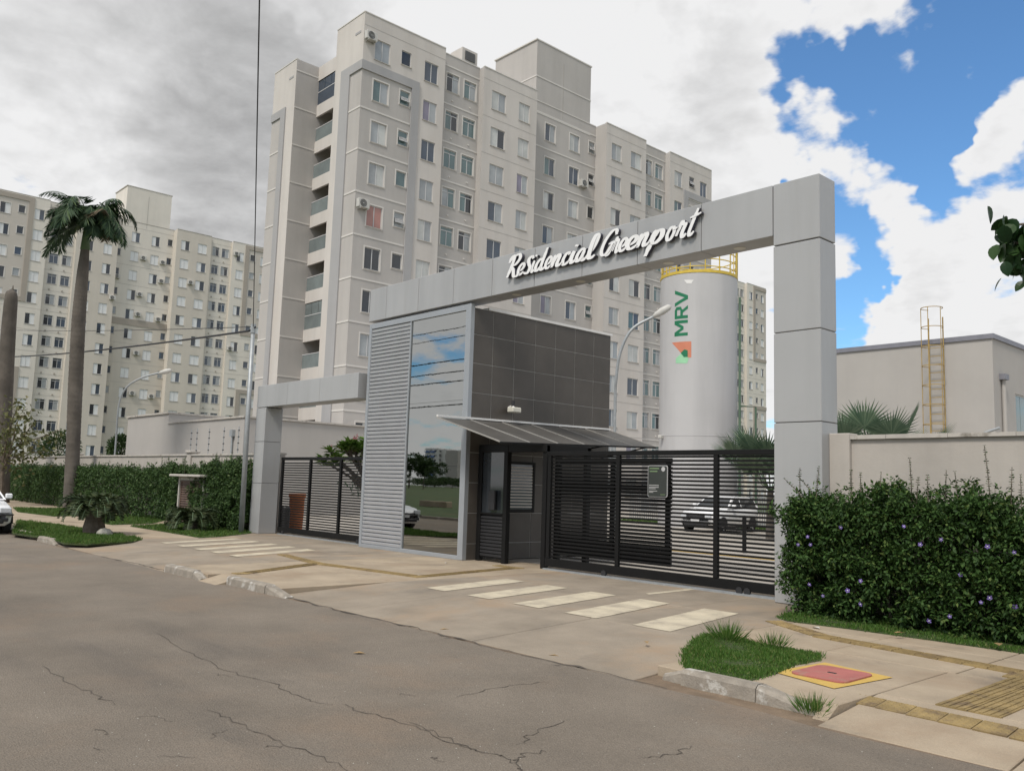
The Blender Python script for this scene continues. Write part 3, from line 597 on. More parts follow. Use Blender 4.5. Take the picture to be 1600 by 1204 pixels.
def apartment(name, label, X0, Y0, floors, style, group=None, only=None, seed=1, acs=()):
    rng = random.Random(seed); FL = 2.72; T = 1.23+FL*floors; DZ = 12.04
    root = thing(name, label, 'apartment building', (X0-6, Y0+18.8, 0), group)
    grey = style == 'grey'
    mats = [M['lt'], M['gr'], M['bd'], M['trim']] if grey else [M['cr'], M['bg'], M['tp'], M['mid']]
    W, K, S = 1.38, 1.3, .97
    bays = [('A', 0, 6.5, 0, [(.87, 2.02, 'w'), (2.92, 3.68, 's'), (4.8, 5.92, 'w')]), ('B', 6.5, 9.96, .5, [(7.05, 8.12, 'k'), (8.6, 9.68, 'k')]),
            ('C', 9.96, 15.21, 0, [(10.76, 12.1, 'w'), (13.41, 14.48, 'w')]), ('D', 15.21, 23.07, 1.2, [(15.35, 16.0, 's'), (17.3, 18.4, 'w'), (20.03, 21.14, 'w'), (22.27, 22.95, 's')]),
            ('E', 23.07, 28.14, 0, [(23.74, 24.95, 'w'), (26.16, 27.5, 'w')]), ('F', 28.14, 31.42, .5, [(28.55, 29.55, 'k'), (30.0, 31.05, 'k')]),
            ('G', 31.42, 37.68, 0, [(32.1, 33.2, 'w'), (34.25, 35.0, 's'), (35.9, 36.9, 'w')])]
    # panel zones: (u0,u1,z0,z1) of the framed colour fields
    if grey: zones = {'A': [(0, 4.4, -1, T-3.2)], 'G': [(33.4, 37.68, -1, T-2.9)]}
    else: zones = {'A': [(0, 4.67, T-13.7, T-.15), (0, 4.67, -1, T-22)], 'G': [(33.4, 37.68, T-13.9, T-.15), (33.4, 37.68, -1, T-22)]}
    bt = .6
    for bn, u0, u1, rec, wins in bays:
        if only and bn not in only: continue
        X = X0-rec; holes = []; todo = []
        for (a, c, kind) in wins:
            for k in range(floors):
                top = T-(1.46 if kind == 'w' else 1.43 if kind == 's' else 1.3)-FL*k; h = {'w': W, 's': S, 'k': K}[kind]
                if top-h < .3: continue
                holes.append((Y0+a, top-h, Y0+c, top)); todo.append((Y0+a, top-h, c-a, h, kind, k))
        zs = zones.get(bn, [])
        base = {'A': 0, 'B': 1 if grey else 0, 'C': 0 if grey else 1, 'D': 1 if grey else 0, 'E': 0 if grey else 1, 'F': 1 if grey else 0, 'G': 0}[bn]
        def matf(u, v):
            for (a, c, z0, z1) in zs:
                if Y0+a <= u <= Y0+c and z0 <= v <= z1: return 1 if grey else 3
            if bn == 'B' and grey: return 0 if False else 1
            if bn == 'D' and not grey: return 0 if v > T-14 else 1
            return base
        matf.cuts = ([Y0+z for zz in zs for z in zz[:2]], [z for zz in zs for z in zz[2:]]+([T-14] if bn == 'D' else []))
        b = MB(); wall_grid(b, X, Y0+u0, Y0+u1, -.5, T, holes, matf)
        if bn == 'C' or bn == 'E' or bn == 'G' or bn == 'B': pass
        m_ret = 1 if grey else 0
        if rec == 0:
            if u0 > 0: b.quad((X0, Y0+u0, -.5), (X0, Y0+u0, T), (X0-1.3, Y0+u0, T), (X0-1.3, Y0+u0, -.5), 1)
            b.quad((X0, Y0+u1, -.5), (X0-1.3, Y0+u1, -.5), (X0-1.3, Y0+u1, T), (X0, Y0+u1, T), 1)
        b.build('wall', mats, root)
        for (y, z, w_, h, kind, k) in todo:
            inz = any(Y0+a <= y <= Y0+c and z0 <= z <= z1 for (a, c, z0, z1) in zs)
            pk = None
            if grey and bn == 'A' and kind == 'w' and y < Y0+2: pk = {0: ('g_curt', 'g_curt'), 1: ('g_teal', 'g_curt'), 2: ('g_curt', 'g_pale'), 3: ('g_curt', 'g_pale'), 4: ('g_red', 'g_red'), 5: ('g_dark', 'g_dark'), 6: ('g_dark', 'g_dark')}.get(k)
            add_window(root, X, y, z, w_, h, kind, (inz and grey) or bn in 'BDF' and grey or kind == 'k' or (not grey and inz), rng, style, 0, pk)
        # parapet cap
        MB().box(X0-rec-.16, Y0+u0+.01, T, X0-rec+.03, Y0+u1-.01, T+.07).build('parapet_cap', M['cap'] if not grey else M['trim'], root)
        # floor lines
        for k in range(floors):
            z = T-.81-FL*k
            if z < .5: continue
            segs = [(u0, u1)]
            trim = bn in 'DBF' and grey
            for (a, c, z0, z1) in zs:
                if z0 < z < z1: segs = [(a+(bt if bn == 'G' else 0), c-(bt if bn == 'A' else 0))] if grey else []; trim = True
            if not grey and bn in 'CE': segs = []
            for (a, c) in segs:
                if trim: MB().box(X+.001, Y0+a+.02, z-.055, X+.028, Y0+c-.02, z+.055).build('floor_line', M['trim'] if grey else M['cr'], root)
                else: MB().box(X+.001, Y0+a+.02, z-.02, X+.006, Y0+c-.02, z+.02).build('floor_line', M['groove'], root)
        for (a, c, z0, z1) in zs:      # proud border of the colour fields
            z0 = max(z0, -.4); mb = M['bd'] if grey else M['tp']
            side = (c-bt, c) if bn == 'A' else (a, a+bt)
            MB().box(X+.002, Y0+side[0], z0, X+.09, Y0+side[1], z1).build('border_band', mb, root)
            lo, hi = (a, c-bt) if bn == 'A' else (a+bt, c)
            MB().box(X+.002, Y0+lo-(0.09 if bn == 'A' else 0), z1-.58, X+.09, Y0+hi, z1).build('border_band', mb, root)
            if z0 > 1: MB().box(X+.002, Y0+lo, z0, X+.09, Y0+hi, z0+.58).build('border_band', mb, root)
        if bn == 'D' and not grey:
            MB().box(X+.002, Y0+u0+.05, T-14.6, X+.06, Y0+u1-.05, T-13.7).build('border_band', M['tp'], root)
        if bn in 'BF' and grey:       # shallow gas niches under kitchen windows
            for (y, z, w_, h, kind, k) in todo:
                MB().box(X+.001, y-.1, z-.95, X+.02, y+w_+.1, z-.88).build('niche_ledge', M['gr'], root)
                MB().lathe([(.0, X+.05), (.06, X+.05), (.07, X)], (0, 0), 8, 0, 0).build('vent_cap', M['trim'], root).location = (0, y+w_*.5, z-.6)
        if bn in 'BF' and not grey:
            for (y, z, w_, h, kind, k) in todo:
                MB().lathe([(.0, X+.06), (.11, X+.06), (.11, X)], (0, 0), 8, 0, 0).build('vent_cap', M['tp'], root).location = (0, y+w_*.3, z-.75)
    # roof slab and far sides
    ue = 37.68; us_ = 0 if not only else 23.07
    b = MB(); yr_ = Y0+us_+(0 if only else 1.76); b.quad((X0-DZ, yr_, T-.5), (X0-1.25, yr_, T-.5), (X0-1.25, Y0+ue, T-.5), (X0-DZ, Y0+ue, T-.5))
    if not only: b.quad((X0-DZ, Y0+.01, T-.5), (X0-8.76, Y0+.01, T-.5), (X0-8.76, yr_, T-.5), (X0-DZ, yr_, T-.5)); b.quad((X0-3.28, Y0+.01, T-.5), (X0-1.25, Y0+.01, T-.5), (X0-1.25, yr_, T-.5), (X0-3.28, yr_, T-.5))
    b.build('roof', M['cap'], root)
    b = MB(); b.quad((X0-DZ, Y0+ue, -.5), (X0-DZ, Y0+us_, -.5), (X0-DZ, Y0+us_, T), (X0-DZ, Y0+ue, T), 0); b.quad((X0-1.29, Y0+ue, -.5), (X0-DZ, Y0+ue, -.5), (X0-DZ, Y0+ue, T), (X0-1.29, Y0+ue, T), 0)
    if only: b.quad((X0-DZ, Y0+us_, -.5), (X0, Y0+us_, -.5), (X0, Y0+us_, T), (X0-DZ, Y0+us_, T))
    b.build('wall', mats, root)
    if not only:
        # lift tower above bay D
        tx = X0-1.2; b = MB(); b.box(tx-4.9, Y0+16.2, T-.6, tx-.003, Y0+22.35, T+4.9, 1 if grey else 0)
        tw = b.build('lift_tower', mats, root)
        MB().box(tx-4.98, Y0+16.1, T+4.9, tx+.03, Y0+22.45, T+5.0).build('parapet_cap', M['trim'] if grey else M['cap'], root)
        for zz in (T+2.0, T-.9):
            if grey: MB().box(tx-4.93, Y0+16.17, zz-.05, tx+.024, Y0+22.38, zz+.05).build('floor_line', M['trim'], root)
        MB().box(tx, Y0+19.15, T-.6, tx+.01, Y0+19.2, T+4).build('floor_line', M['groove'], root)
        # chimney box
        MB().box(X0-2.6, Y0+8.9, T-.5, X0-1.25, Y0+10.3, T+1.55, 0).build('chimney', mats, root)
        MB().box(X0-1.247, Y0+9.15, T+.7, X0-1.2, Y0+10.05, T+1.35).build('vent_louver', M['acdark'], root)
        # street front: corner block, balcony bay, second corner block
        zf = T-3.2 if grey else T-.15
        for (xa, xb, ia, ib, ba, bb) in ((X0-3.3, X0, X0-1.35, X0, X0-2.41, X0-1.35), (X0-12.04, X0-8.74, X0-12.04, X0-10.6, X0-10.6, X0-9.93)):
            b = MB()
            def mf(u, v): return (1 if grey else 3) if v < zf and ia <= u <= ib else 0
            mf.cuts = ([ia, ib], [zf]); wall_grid(b, Y0, xa, xb, -.5, T, [], mf, 1); b.build('wall', mats, root)
            MB().box(ba, Y0-.09, -.4, bb, Y0-.002, zf).build('border_band', M['bd'] if grey else M['tp'], root)
            MB().box(min(ia, bb), Y0-.09, zf-.58, max(ib, ia), Y0-.002, zf).build('border_band', M['bd'] if grey else M['tp'], root)
            MB().box(xa, Y0-.03, T, xb, Y0+.16, T+.07).build('parapet_cap', M['trim'] if grey else M['cap'], root)
            for k in range(1, floors):
                z = T-.81-FL*k
                if 0.5 < z < zf-.6: MB().box(min(ia, bb)+.01, Y0-.028, z-.055, ib+(.02 if xb == X0 else 0), Y0-.001, z+.055).build('floor_line', M['trim'], root)
            MB().box(xb-1.0, Y0-.02, T-1.25, xb-.35, Y0+.0, T-1.1).build('vent_louver', M['bd'], root)
        b = MB(); b.quad((X0-8.74, Y0, -.5), (X0-8.74, Y0+3.4, -.5), (X0-8.74, Y0+3.4, T), (X0-8.74, Y0, T), 1); b.quad((X0-3.3, Y0+3.4, -.5), (X0-3.3, Y0, -.5), (X0-3.3, Y0, T), (X0-3.3, Y0+3.4, T), 0)
        b.quad((X0-8.74, Y0+3.4, -.5), (X0-3.3, Y0+3.4, -.5), (X0-3.3, Y0+3.4, T), (X0-8.74, Y0+3.4, T), 0)
        b.quad((X0-8.74, Y0+1.75, T-1.05), (X0-3.3, Y0+1.75, T-1.05), (X0-3.3, Y0+1.75, T), (X0-8.74, Y0+1.75, T), 0)
        b.build('wall', mats, root)
        for k in range(floors):
            z = T-.81-FL*k
            if z > .5 and grey: MB().box(X0-8.74, Y0+.02, z-.05, X0-8.715, Y0+1.72, z+.05).build('floor_line', M['trim'], root)
            zt = T-2.89-FL*k; xa, xb = X0-8.735, X0-3.305
            if zt < .4: continue
            bal = MB().box(xa, Y0+1.75, zt-.86, xb, Y0+1.9, zt).box(xa, Y0+1.9, zt-.2, xb, Y0+3.38, zt-.05).build('balcony', M['lt'] if grey else M['cr'], root)
            glz = k in (0, 6, 8)
            gm = M['g_blue'] if k == 0 else M['g_balc']
            MB().box(xa, Y0+1.8, zt+.002, xb, Y0+1.82, zt+.95).build('glass_guard', gm if k in (0, 6, 8, 4) else M['g_balc'], bal)
            MB().box(xa, Y0+1.78, zt+.951, xb, Y0+1.84, zt+1.0).build('handrail', M['winfr'], bal)
            MB().box(xa+.6, Y0+3.33, zt, xa+3.4, Y0+3.39, zt+1.75).build('balcony_door', M['g_dark'], bal)
            if glz:
                for q in range(6): w1 = (xb-xa)/6; MB().box(xa+q*w1+.02, Y0+1.8, zt+1.0, xa+(q+1)*w1-.02, Y0+1.82, zt+1.82).build('glazing', gm, bal)
    for (u, z, rec, side) in acs:        # wall-hung condensers
        if side == 0: px_, py_ = X0-rec, Y0+u; o = MB().cbox(px_+.06, py_, z, px_+.38, py_+.8, z+.55, .02).box(px_, py_+.1, z-.08, px_+.4, py_+.14, z-.01).box(px_, py_+.66, z-.08, px_+.4, py_+.7, z-.01).build('air_conditioner', M['ac'], root)
        else: px_, py_ = X0-DZ, Y0+u; o = MB().cbox(px_-.38, py_, z, px_-.06, py_+.8, z+.55, .02).box(px_-.4, py_+.1, z-.08, px_, py_+.14, z-.01).build('air_conditioner', M['ac'], root)
        if side == 0:
            b = MB()
            for rr in (.08, .15, .22): b.lathe([(rr-.025, .012), (rr, .018), (rr+.025, .0)], (0, 0), 14, 0, 0)
            g = b.build('fan_grille', M['acdark'], o); g.location = (px_+.381, py_+.34, z+.28)
    return root
apartment('apartment_block', 'large grey and white apartment block with balconies behind the gate', -38.45, 15.08, 11, 'grey', 'apartment blocks of the estate', None, 3,
          [(.0, 29.3, 0, 0), (.05, 18.4, 0, 0), (21.15, 25.6, 1.2, 0), (1.5, 27.5, 0, 1), (1.5, 22.2, 0, 1)])
apartment('apartment_block', 'cream apartment block behind the palm trunk at left', -115.0, 9.73, 13, 'cream', 'apartment blocks of the estate', None, 5,
          [(6.0, 34.6, 0, 0), (14.6, 24.9, 0, 0), (18.6, 31.4, 1.2, 0), (21.3, 31.3, 1.2, 0), (21.3, 28.6, 1.2, 0), (18.5, 26.2, 1.2, 0), (18.5, 23.4, 1.2, 0), (21.3, 23.1, 1.2, 0), (25.0, 28.9, 0, 0), (31.55, 34.5, 0, 0), (31.55, 20.2, 0, 0), (18.7, 18.0, 1.2, 0), (21.2, 12.2, 1.2, 0), (18.6, 12.4, 1.2, 0), (15.3, 28.2, 1.2, 0)])
apartment('apartment_block', 'distant beige apartment block seen between the tank and the right pillar', -78.0, 89.7, 14, 'cream', 'apartment blocks of the estate', ('E', 'F', 'G'), 9)

# ------------------------------------------------------------------ entrance portal
def portal(label, xl, xr, y0, y1, zb, zt, xp0, xp1, pillar_z, joints):
    t = thing('entrance_portal', label, 'gate portal', ((xp0+xp1)/2, (y0+y1)/2, 0)); e = .006
    zs = [0]+pillar_z
    for i in range(len(zs)-1): MB().cbox(xp0, y0, zs[i]+e, xp1, y1, zs[i+1]-e, .008).build('pillar_panel', M['silver'], t)
    MB().box(xp0+.02, y0+.02, 0, xp1-.02, y1-.02, zs[-1]).box(xl+.02, y0+.02, zb+.02, xr-.02, y1-.02, zt-.02).build('core', M['core'], t)
    for i in range(len(joints)-1): MB().cbox(joints[i]+e, y0, zb, joints[i+1]-e, y1, zt, .008).build('beam_panel', M['silver'], t)
    return t
po = portal('tall silver entrance portal carrying the white script lettering', -12.62, 0, 0, .5, 5.80, 6.65, -.8, 0, [1.41, 2.77, 4.2, 5.62], [-12.62, -11.85, -10.47, -9.1, -7.73, -6.38, -5.02, -3.62, -2.2, -.81])
MB().cbox(-.8, 0, 5.632, 0, .5, 6.65, .008).build('pillar_panel', M['silver'], po)
for x in (-1.6, -3.1, -5.3, -7.2): MB().lathe([(.0, 5.792), (.09, 5.792), (.105, 5.797)], (x, .27), 16).build('downlight', M['lens'], po)
portal('low silver portal beside the hedge, with its pillar at left', -18.5, -12.78, -.12, .45, 3.80, 4.47, -18.5, -17.88, [1.5, 2.75, 3.79], [-18.5, -16.6, -14.75, -12.78])
# guardhouse
gh = thing('guardhouse', 'tall dark tiled guardhouse with louvre panel and mirrored glass front', 'guardhouse', (-10.5, 2.4, 0))
MB().box(-12.55, .12, 0, -8.450, 4.8, 5.66).build('body', M['grout'], gh)
b = MB(); b.cbox(-12.6, .02, 0, -12.5, .14, 5.74, .008); b.cbox(-8.62, .02, 0, -8.44, .14, 5.74, .008); b.cbox(-12.5, .022, 0, -8.62, .14, .09, .006); b.cbox(-12.5, .022, 5.60, -8.62, .14, 5.74, .006); b.box(-10.78, .03, .09, -10.74, .12, 5.6)
b.build('frame', M['frame_al'], gh)
pitch = 5.51/56
lm = MB().add([(-12.5, .10, 0), (-10.78, .10, 0), (-10.78, .05, .012), (-12.5, .05, .012), (-12.5, .035, .074), (-10.78, .035, .074), (-10.78, .10, .092), (-12.5, .10, .092)], [(0, 1, 2, 3), (3, 2, 5, 4), (4, 5, 6, 7)]).build('louvre_slat', M['slat_al'], gh)
lm.location.z = .09
for i in range(1, 56): o = mk('louvre_slat', lm.data, gh); o.location.z = .09+i*pitch
for z0, z1 in ((.09, 2.05), (2.056, 3.55), (3.556, 5.6)): MB().box(-10.74, .06, z0, -8.62, .075, z1).build('mirror_pane', M['mirror'], gh)
# dark wall tiles on the side, 0.7 x 0.67 m
zr = [0, .36, 1.03, 1.70, 2.37, 3.04, 3.72, 4.39, 5.05, 5.66]; yr = [.14, .72, 1.4, 2.08, 2.77, 3.47, 4.17, 4.82]
for i in range(len(yr)-1):
    for j in range(len(zr)-1):
        MB().cbox(-8.49, yr[i]+.008, zr[j]+.008, -8.442+random.uniform(-.001, .001), yr[i+1]-.008, zr[j+1]-.008, .003).build('wall_tile', M['tile'], gh)
MB().box(-12.5, .55, 5.66, -8.42, 4.86, 5.72).build('coping', M['white'], gh)
# awning
aw = [(-8.44, -.82, 3.06), (-8.44, 4.85, 3.14), (-6.36, 4.1, 2.66), (-6.36, -.82, 2.50)]
def awp(u, v, dz=0):
    a = Vector(aw[0]).lerp(Vector(aw[1]), u); c = Vector(aw[3]).lerp(Vector(aw[2]), u); p = a.lerp(c, v); return (p.x, p.y, p.z+dz)
for i in range(6):
    u0, u1 = i/6+.004, (i+1)/6-.004
    MB().add([awp(u0, 0), awp(u1, 0), awp(u1, 1), awp(u0, 1), awp(u0, 0, .02), awp(u1, 0, .02), awp(u1, 1, .02), awp(u0, 1, .02)], [(0, 1, 2, 3), (7, 6, 5, 4), (0, 4, 5, 1), (1, 5, 6, 2), (2, 6, 7, 3), (3, 7, 4, 0)]).build('awning_sheet', M['awn'], gh)
for i in range(7): MB().tube([awp(i/6, .0, .022), awp(i/6, 1, .022)], .018, 4).build('awning_rib', M['awnrib'], gh)
MB().tube([awp(0, 0, .06), awp(1, 0, .06)], .03, 4).build('awning_flashing', M['white'], gh)
MB().tube([awp(0, 1, 0), awp(1, 1, 0)], .025, 4).build('awning_edge', M['iron'], gh)
for u in (.35, .65, .95): MB().tube([awp(u, .95, -.02), (-8.44, awp(u, 0)[1], 2.45)], .02, 4).build('awning_bracket', M['iron'], gh)
# floodlight on the tiles
fl = thing('floodlight', 'small cream floodlight with a sensor on the dark tiled wall', 'floodlight', (-8.44, 1.24, 3.4))
MB().cbox(-8.34, 1.12, 3.34, -8.14, 1.40, 3.46, .02).build('housing', M['lens'], fl); MB().tube([(-8.44, 1.26, 3.46), (-8.3, 1.26, 3.5), (-8.25, 1.26, 3.44)], .03, 6).build('bracket', M['white'], fl)
MB().tube([(-8.3, 1.26, 3.48), (-8.3, 1.28, 3.62)], [.035, .04], 8).build('sensor', M['blackpl'], fl)

# script lettering
GL = {
 'R': [[(.02, 1.35), (.15, 1.8), (.38, 1.85), (.3, .9), (.12, 0)], [(.38, 1.85), (.75, 1.95), (.92, 1.6), (.68, 1.1), (.32, .95), (.55, .6), (.72, .0), (.98, -.05), (1.1, .15)]],
 'e': [[(.0, .32), (.38, .5), (.52, .8), (.34, 1.0), (.1, .7), (.08, .25), (.3, .0), (.62, .22)]],
 's': [[(.62, 1.22), (.46, 1.45), (.24, 1.25), (.34, .82), (.52, .42), (.36, .0), (.02, .12)]],
 'i': [[(.0, .25), (.22, .95), (.14, .35), (.22, .0), (.48, .22)], [(.30, 1.32), (.36, 1.48)]],
 'd': [[(.58, .85), (.36, 1.0), (.1, .6), (.1, .12), (.3, .02), (.52, .35)], [(.78, 1.9), (.62, .9), (.56, .25), (.68, .0), (.95, .22)]],
 'n': [[(.0, .25), (.2, .98), (.12, .3), (.08, .0)], [(.1, .3), (.3, .8), (.5, 1.0), (.6, .8), (.5, .25), (.6, .0), (.88, .22)]],
 'c': [[(.5, .78), (.42, .98), (.2, .85), (.07, .4), (.18, .02), (.38, .02), (.62, .22)]],
 'a': [[(.58, .85), (.36, 1.0), (.1, .6), (.1, .12), (.28, .02), (.5, .4), (.62, .95)], [(.62, .98), (.5, .3), (.6, .0), (.86, .22)]],
 'l': [[(.0, .25), (.34, .95), (.48, 1.7), (.36, 1.92), (.22, 1.4), (.16, .3), (.28, .0), (.56, .22)]],
 'G': [[(1.0, 1.5), (.92, 1.9), (.6, 1.85), (.22, 1.2), (.1, .4), (.3, .02), (.6, .15), (.9, .85)], [(.55, .85), (.92, .92), (.82, .4), (.7, .02), (.5, -.1)]],
 'r': [[(.0, .2), (.22, 1.2), (.34, .98), (.52, .98), (.42, .35), (.52, .0), (.74, .22)]],
 'p': [[(.0, .25), (.24, 1.0), (.14, .3), (-.04, -.85)], [(.14, .35), (.36, .95), (.6, .9), (.62, .4), (.36, .02), (.14, .15)]],
 'o': [[(.5, .95), (.25, .95), (.07, .45), (.22, .02), (.48, .12), (.62, .6), (.5, .95), (.62, .8), (.85, .85)]],
 't': [[(.5, 1.95), (.34, 1.1), (.22, .3), (.34, .0), (.62, .25)], [(.02, 1.35), (.4, 1.42), (.85, 1.55)]]}
let = thing('script_lettering', 'white raised script letters reading Residencial Greenport on the portal beam', 'sign', (-4.7, -.03, 6.1))
def letter(ch, x0, width):
    b = MB(); nat = {'R': 1.0, 'G': 1.0}.get(ch, max(p[0] for s_ in GL[ch] for p in s_)); s = .235; kx = min(1.75, width/(nat*s))*1.04
    off = random.uniform(0, .002)
    for si, st in enumerate(GL[ch]):
        P = catmull([(x, y, 0) for x, y in st], 7); n = len(P); L_ = []; R_ = []
        for i, p in enumerate(P):
            t = (P[min(i+1, n-1)]-P[max(i-1, 0)]); t.normalize(); nn = Vector((-t.y, t.x, 0))
            wd = .15+.12*abs(t.y); 
            if i < 3 or i > n-4: wd *= .72 if len(st) > 2 else 1
            e = min(i, n-1-i); y = -(.075+si*.004+i*.0004)
            for lst, sg in ((L_, 1), (R_, -1)):
                q = p+nn*wd*.5*sg; lst.append((x0+(q.x*kx+q.y*.30)*s, y, 6.10+q.y*s))
        V = []
        for a, c in zip(L_, R_): V += [a, c, (c[0], -.012, c[2]), (a[0], -.012, a[2])]
        F = []; Mi = []
        for i in range(n-1):
            o = i*4; k = o+4
            F += [(o, o+1, k+1, k), (o+1, o+2, k+2, k+1), (o+3, o, k, k+3)]; Mi += [0, 1, 1]
        F += [(3, 2, 1, 0), ((n-1)*4, (n-1)*4+1, (n-1)*4+2, (n-1)*4+3)]; Mi += [1, 1]
        o0 = len(b.v); b.v += V; b.f += [tuple(i+o0 for i in f) for f in F]; b.m += Mi
    b.build('letter', [M['letter'], M['letside']], let)
zx = [105, 187, 232, 283, 312, 388, 432, 512, 565, 612, 692, 792, 882, 930, 985, 1062, 1155, 1275, 1350, 1425, 1502]
for ch, a, c in zip('ResidencialGreenport', zx, zx[1:]):
    xa = at(770+a*.2125, 435-.0515*(a-100), 1, -.04).x; xb = at(770+c*.2125, 435-.0515*(c-100), 1, -.04).x
    letter(ch, xa, xb-xa)

# ------------------------------------------------------------------ gates
def slat_gate(name, label, x0, x1, y, z0, z1, posts, pitch=.071, th=.036, toprail=.09, botrail=.16, group=None, wheel=()):
    g = thing(name, label, 'gate', ((x0+x1)/2, y, 0), group)
    MB().cbox(x0, y-.03, z1-toprail, x1, y+.03, z1, .006).build('rail', M['iron'], g); MB().cbox(x0, y-.03, z0, x1, y+.03, z0+botrail, .006).build('rail', M['iron'], g)
    for p in posts: MB().cbox(p-.045, y-.034, z0+botrail, p+.045, y+.034, z1-toprail, .006).build('post', M['iron'], g)
    n = int((z1-toprail-z0-botrail)/pitch); first = None
    for i in range(n):
        z = z0+botrail+.03+i*pitch
        if first is None: first = MB().box(x0, y+.0, 0, x1, y+.024, th).build('slat', M['iron'], g); o = first
        else: o = mk('slat', first.data, g)
        o.location.z = z
    for x in wheel: MB().lathe([(.0, y-.05), (.06, y-.05), (.06, y-.01), (0, y-.01)], (0, 0), 14, 0, 1).build('wheel', M['blackpl'], g).location = (x, 0, z0-.0)
    return g
slat_gate('sliding_gate', 'wide black slatted sliding gate under the big portal beam', -6.2, -.82, .38, .07, 2.38, [-6.13, -4.3, -2.12, -.9], wheel=(-1.5, -1.65, -4.6))
slat_gate('slatted_fence', 'black slatted fence panel directly behind the left half of the sliding gate', -6.2, -3.24, .62, .30, 2.25, [-6.1, -4.65, -3.32], pitch=.068)
slat_gate('sliding_gate', 'black slatted gate between the low portal pillar and the guardhouse', -17.65, -12.65, .40, .07, 2.30, [-17.58, -15.9, -14.25, -12.72], wheel=(-17.3, -13.2))
tr = MB().box(-12.7, .34, 0, -17.6, .46, .03); struct(tr.build('gate_track', M['galv'])); struct(MB().box(-6.2, .3, 0, -.82, .44, .03).build('gate_track', M['galv']))
# pedestrian entrance cage
pg = thing('pedestrian_gate', 'black steel pedestrian entrance with an open door beside the guardhouse', 'gate', (-7.3, .7, 0))
for x, y in ((-8.33, .42), (-7.48, .42), (-6.32, .46), (-6.32, 1.7), (-7.48, 2.0)): MB().cbox(x-.06, y-.06, 0, x+.06, y+.06, 2.52, .006).build('post', M['iron'], pg)
MB().cbox(-8.39, .37, 2.38, -6.26, .49, 2.55, .006).cbox(-6.38, .5, 2.38, -6.26, 1.76, 2.55, .006).build('lintel', M['iron'], pg)
MB().cbox(-8.28, .40, .08, -7.54, .45, 1.02, .005).build('door_panel', M['iron'], pg)
sl0 = None
for i in range(12):
    o = MB().box(-8.27, .385, 0, -7.55, .40, .05).build('slat', M['blackpl'], pg) if sl0 is None else mk('slat', sl0, pg)
    sl0 = o.data; o.location.z = .12+i*.074
MB().box(-8.28, .405, 1.06, -7.54, .44, 2.38).build('glass_panel', M['carglass'], pg); MB().cbox(-8.28, .35, 1.02, -7.54, .46, 1.06, .005).build('shelf', M['iron'], pg)
MB().cbox(-7.95, .30, 1.12, -7.75, .36, 1.55, .01).build('intercom', M['blackpl'], pg)
# open leaf, hinged at the right post and swung inwards
def leafp(t, z): return Vector((-6.36-.80*t, .52+.78*t, z))
d0, d1 = leafp(0, 0), leafp(1, 0); nn = Vector((.7, .72, 0))*.02
def slabq(t0, t1, z0, z1, name, mat, k=1.0):
    a, c = leafp(t0, z0), leafp(t1, z0); n2 = nn*k
    V = [a-n2, c-n2, c+n2, a+n2]; V += [v+Vector((0, 0, z1-z0)) for v in V]
    MB().add(V, [(3, 2, 1, 0), (4, 5, 6, 7), (0, 1, 5, 4), (1, 2, 6, 5), (2, 3, 7, 6), (3, 0, 4, 7)]).build(name, mat, pg)
slabq(0, .09, .03, 2.36, 'door_stile', M['iron']); slabq(.91, 1, .03, 2.36, 'door_stile', M['iron']); slabq(.09, .91, .03, .16, 'door_rail', M['iron']); slabq(.09, .91, 2.24, 2.36, 'door_rail', M['iron'])
for i in range(29): slabq(.09, .91, .19+i*.071, .232+i*.071, 'slat', M['iron'], .5)
# window with blinds on the guardhouse side behind the open doorway
gw = MB().box(-8.44, 1.0, 1.05, -8.40, 2.15, 1.12).box(-8.44, 1.0, 2.16, -8.40, 2.15, 2.22).box(-8.44, 1.0, 1.12, -8.40, 1.06, 2.16).box(-8.44, 2.09, 1.12, -8.40, 2.15, 2.16).build('window', M['iron'], gh)
MB().box(-8.44, 1.06, 1.12, -8.425, 2.09, 2.16).build('pane', M['g_blue'], gw)
for i in range(14): MB().box(-8.42, 1.07, 1.16+i*.07, -8.41, 2.08, 1.195+i*.07).build('blind_slat', M['trim'], gw)
# plaque on the gate
pq = thing('plaque', 'dark rounded plaque with green heading and round emblem hung on the gate', 'sign', (-3.0, .33, 1.75))
a0 = at(1013, 727, 1, .33); a1 = at(1043, 777, 1, .33); xa, xb, zt_, zb_ = a0.x, a1.x, a0.z+.005, a1.z+.0
def rrect(x0, z0, x1, z1, r, n=5):
    out = []
    for cx, cz, a in ((x1-r, z1-r, 0), (x0+r, z1-r, 90), (x0+r, z0+r, 180), (x1-r, z0+r, 270)):
        for k in range(n): q = math.radians(a+90*k/(n-1)); out.append((cx+r*math.cos(q), cz+r*math.sin(q)))
    return out
def vplate(poly, y0, y1):
    n = len(poly); V = [(x, y0, z) for x, z in poly]+[(x, y1, z) for x, z in poly]
    return MB().add(V, [tuple(range(n-1, -1, -1))]+[(i, (i+1) % n, n+(i+1) % n, n+i) for i in range(n)])
vplate(rrect(xa, zb_, xb, zt_, .04), .322, .338).build('rim', M['signt'], pq); vplate(rrect(xa+.012, zb_+.012, xb-.012, zt_-.012, .035), .316, .330).build('board', M['sign'], pq)
W_, H_ = xb-xa, zt_-zb_
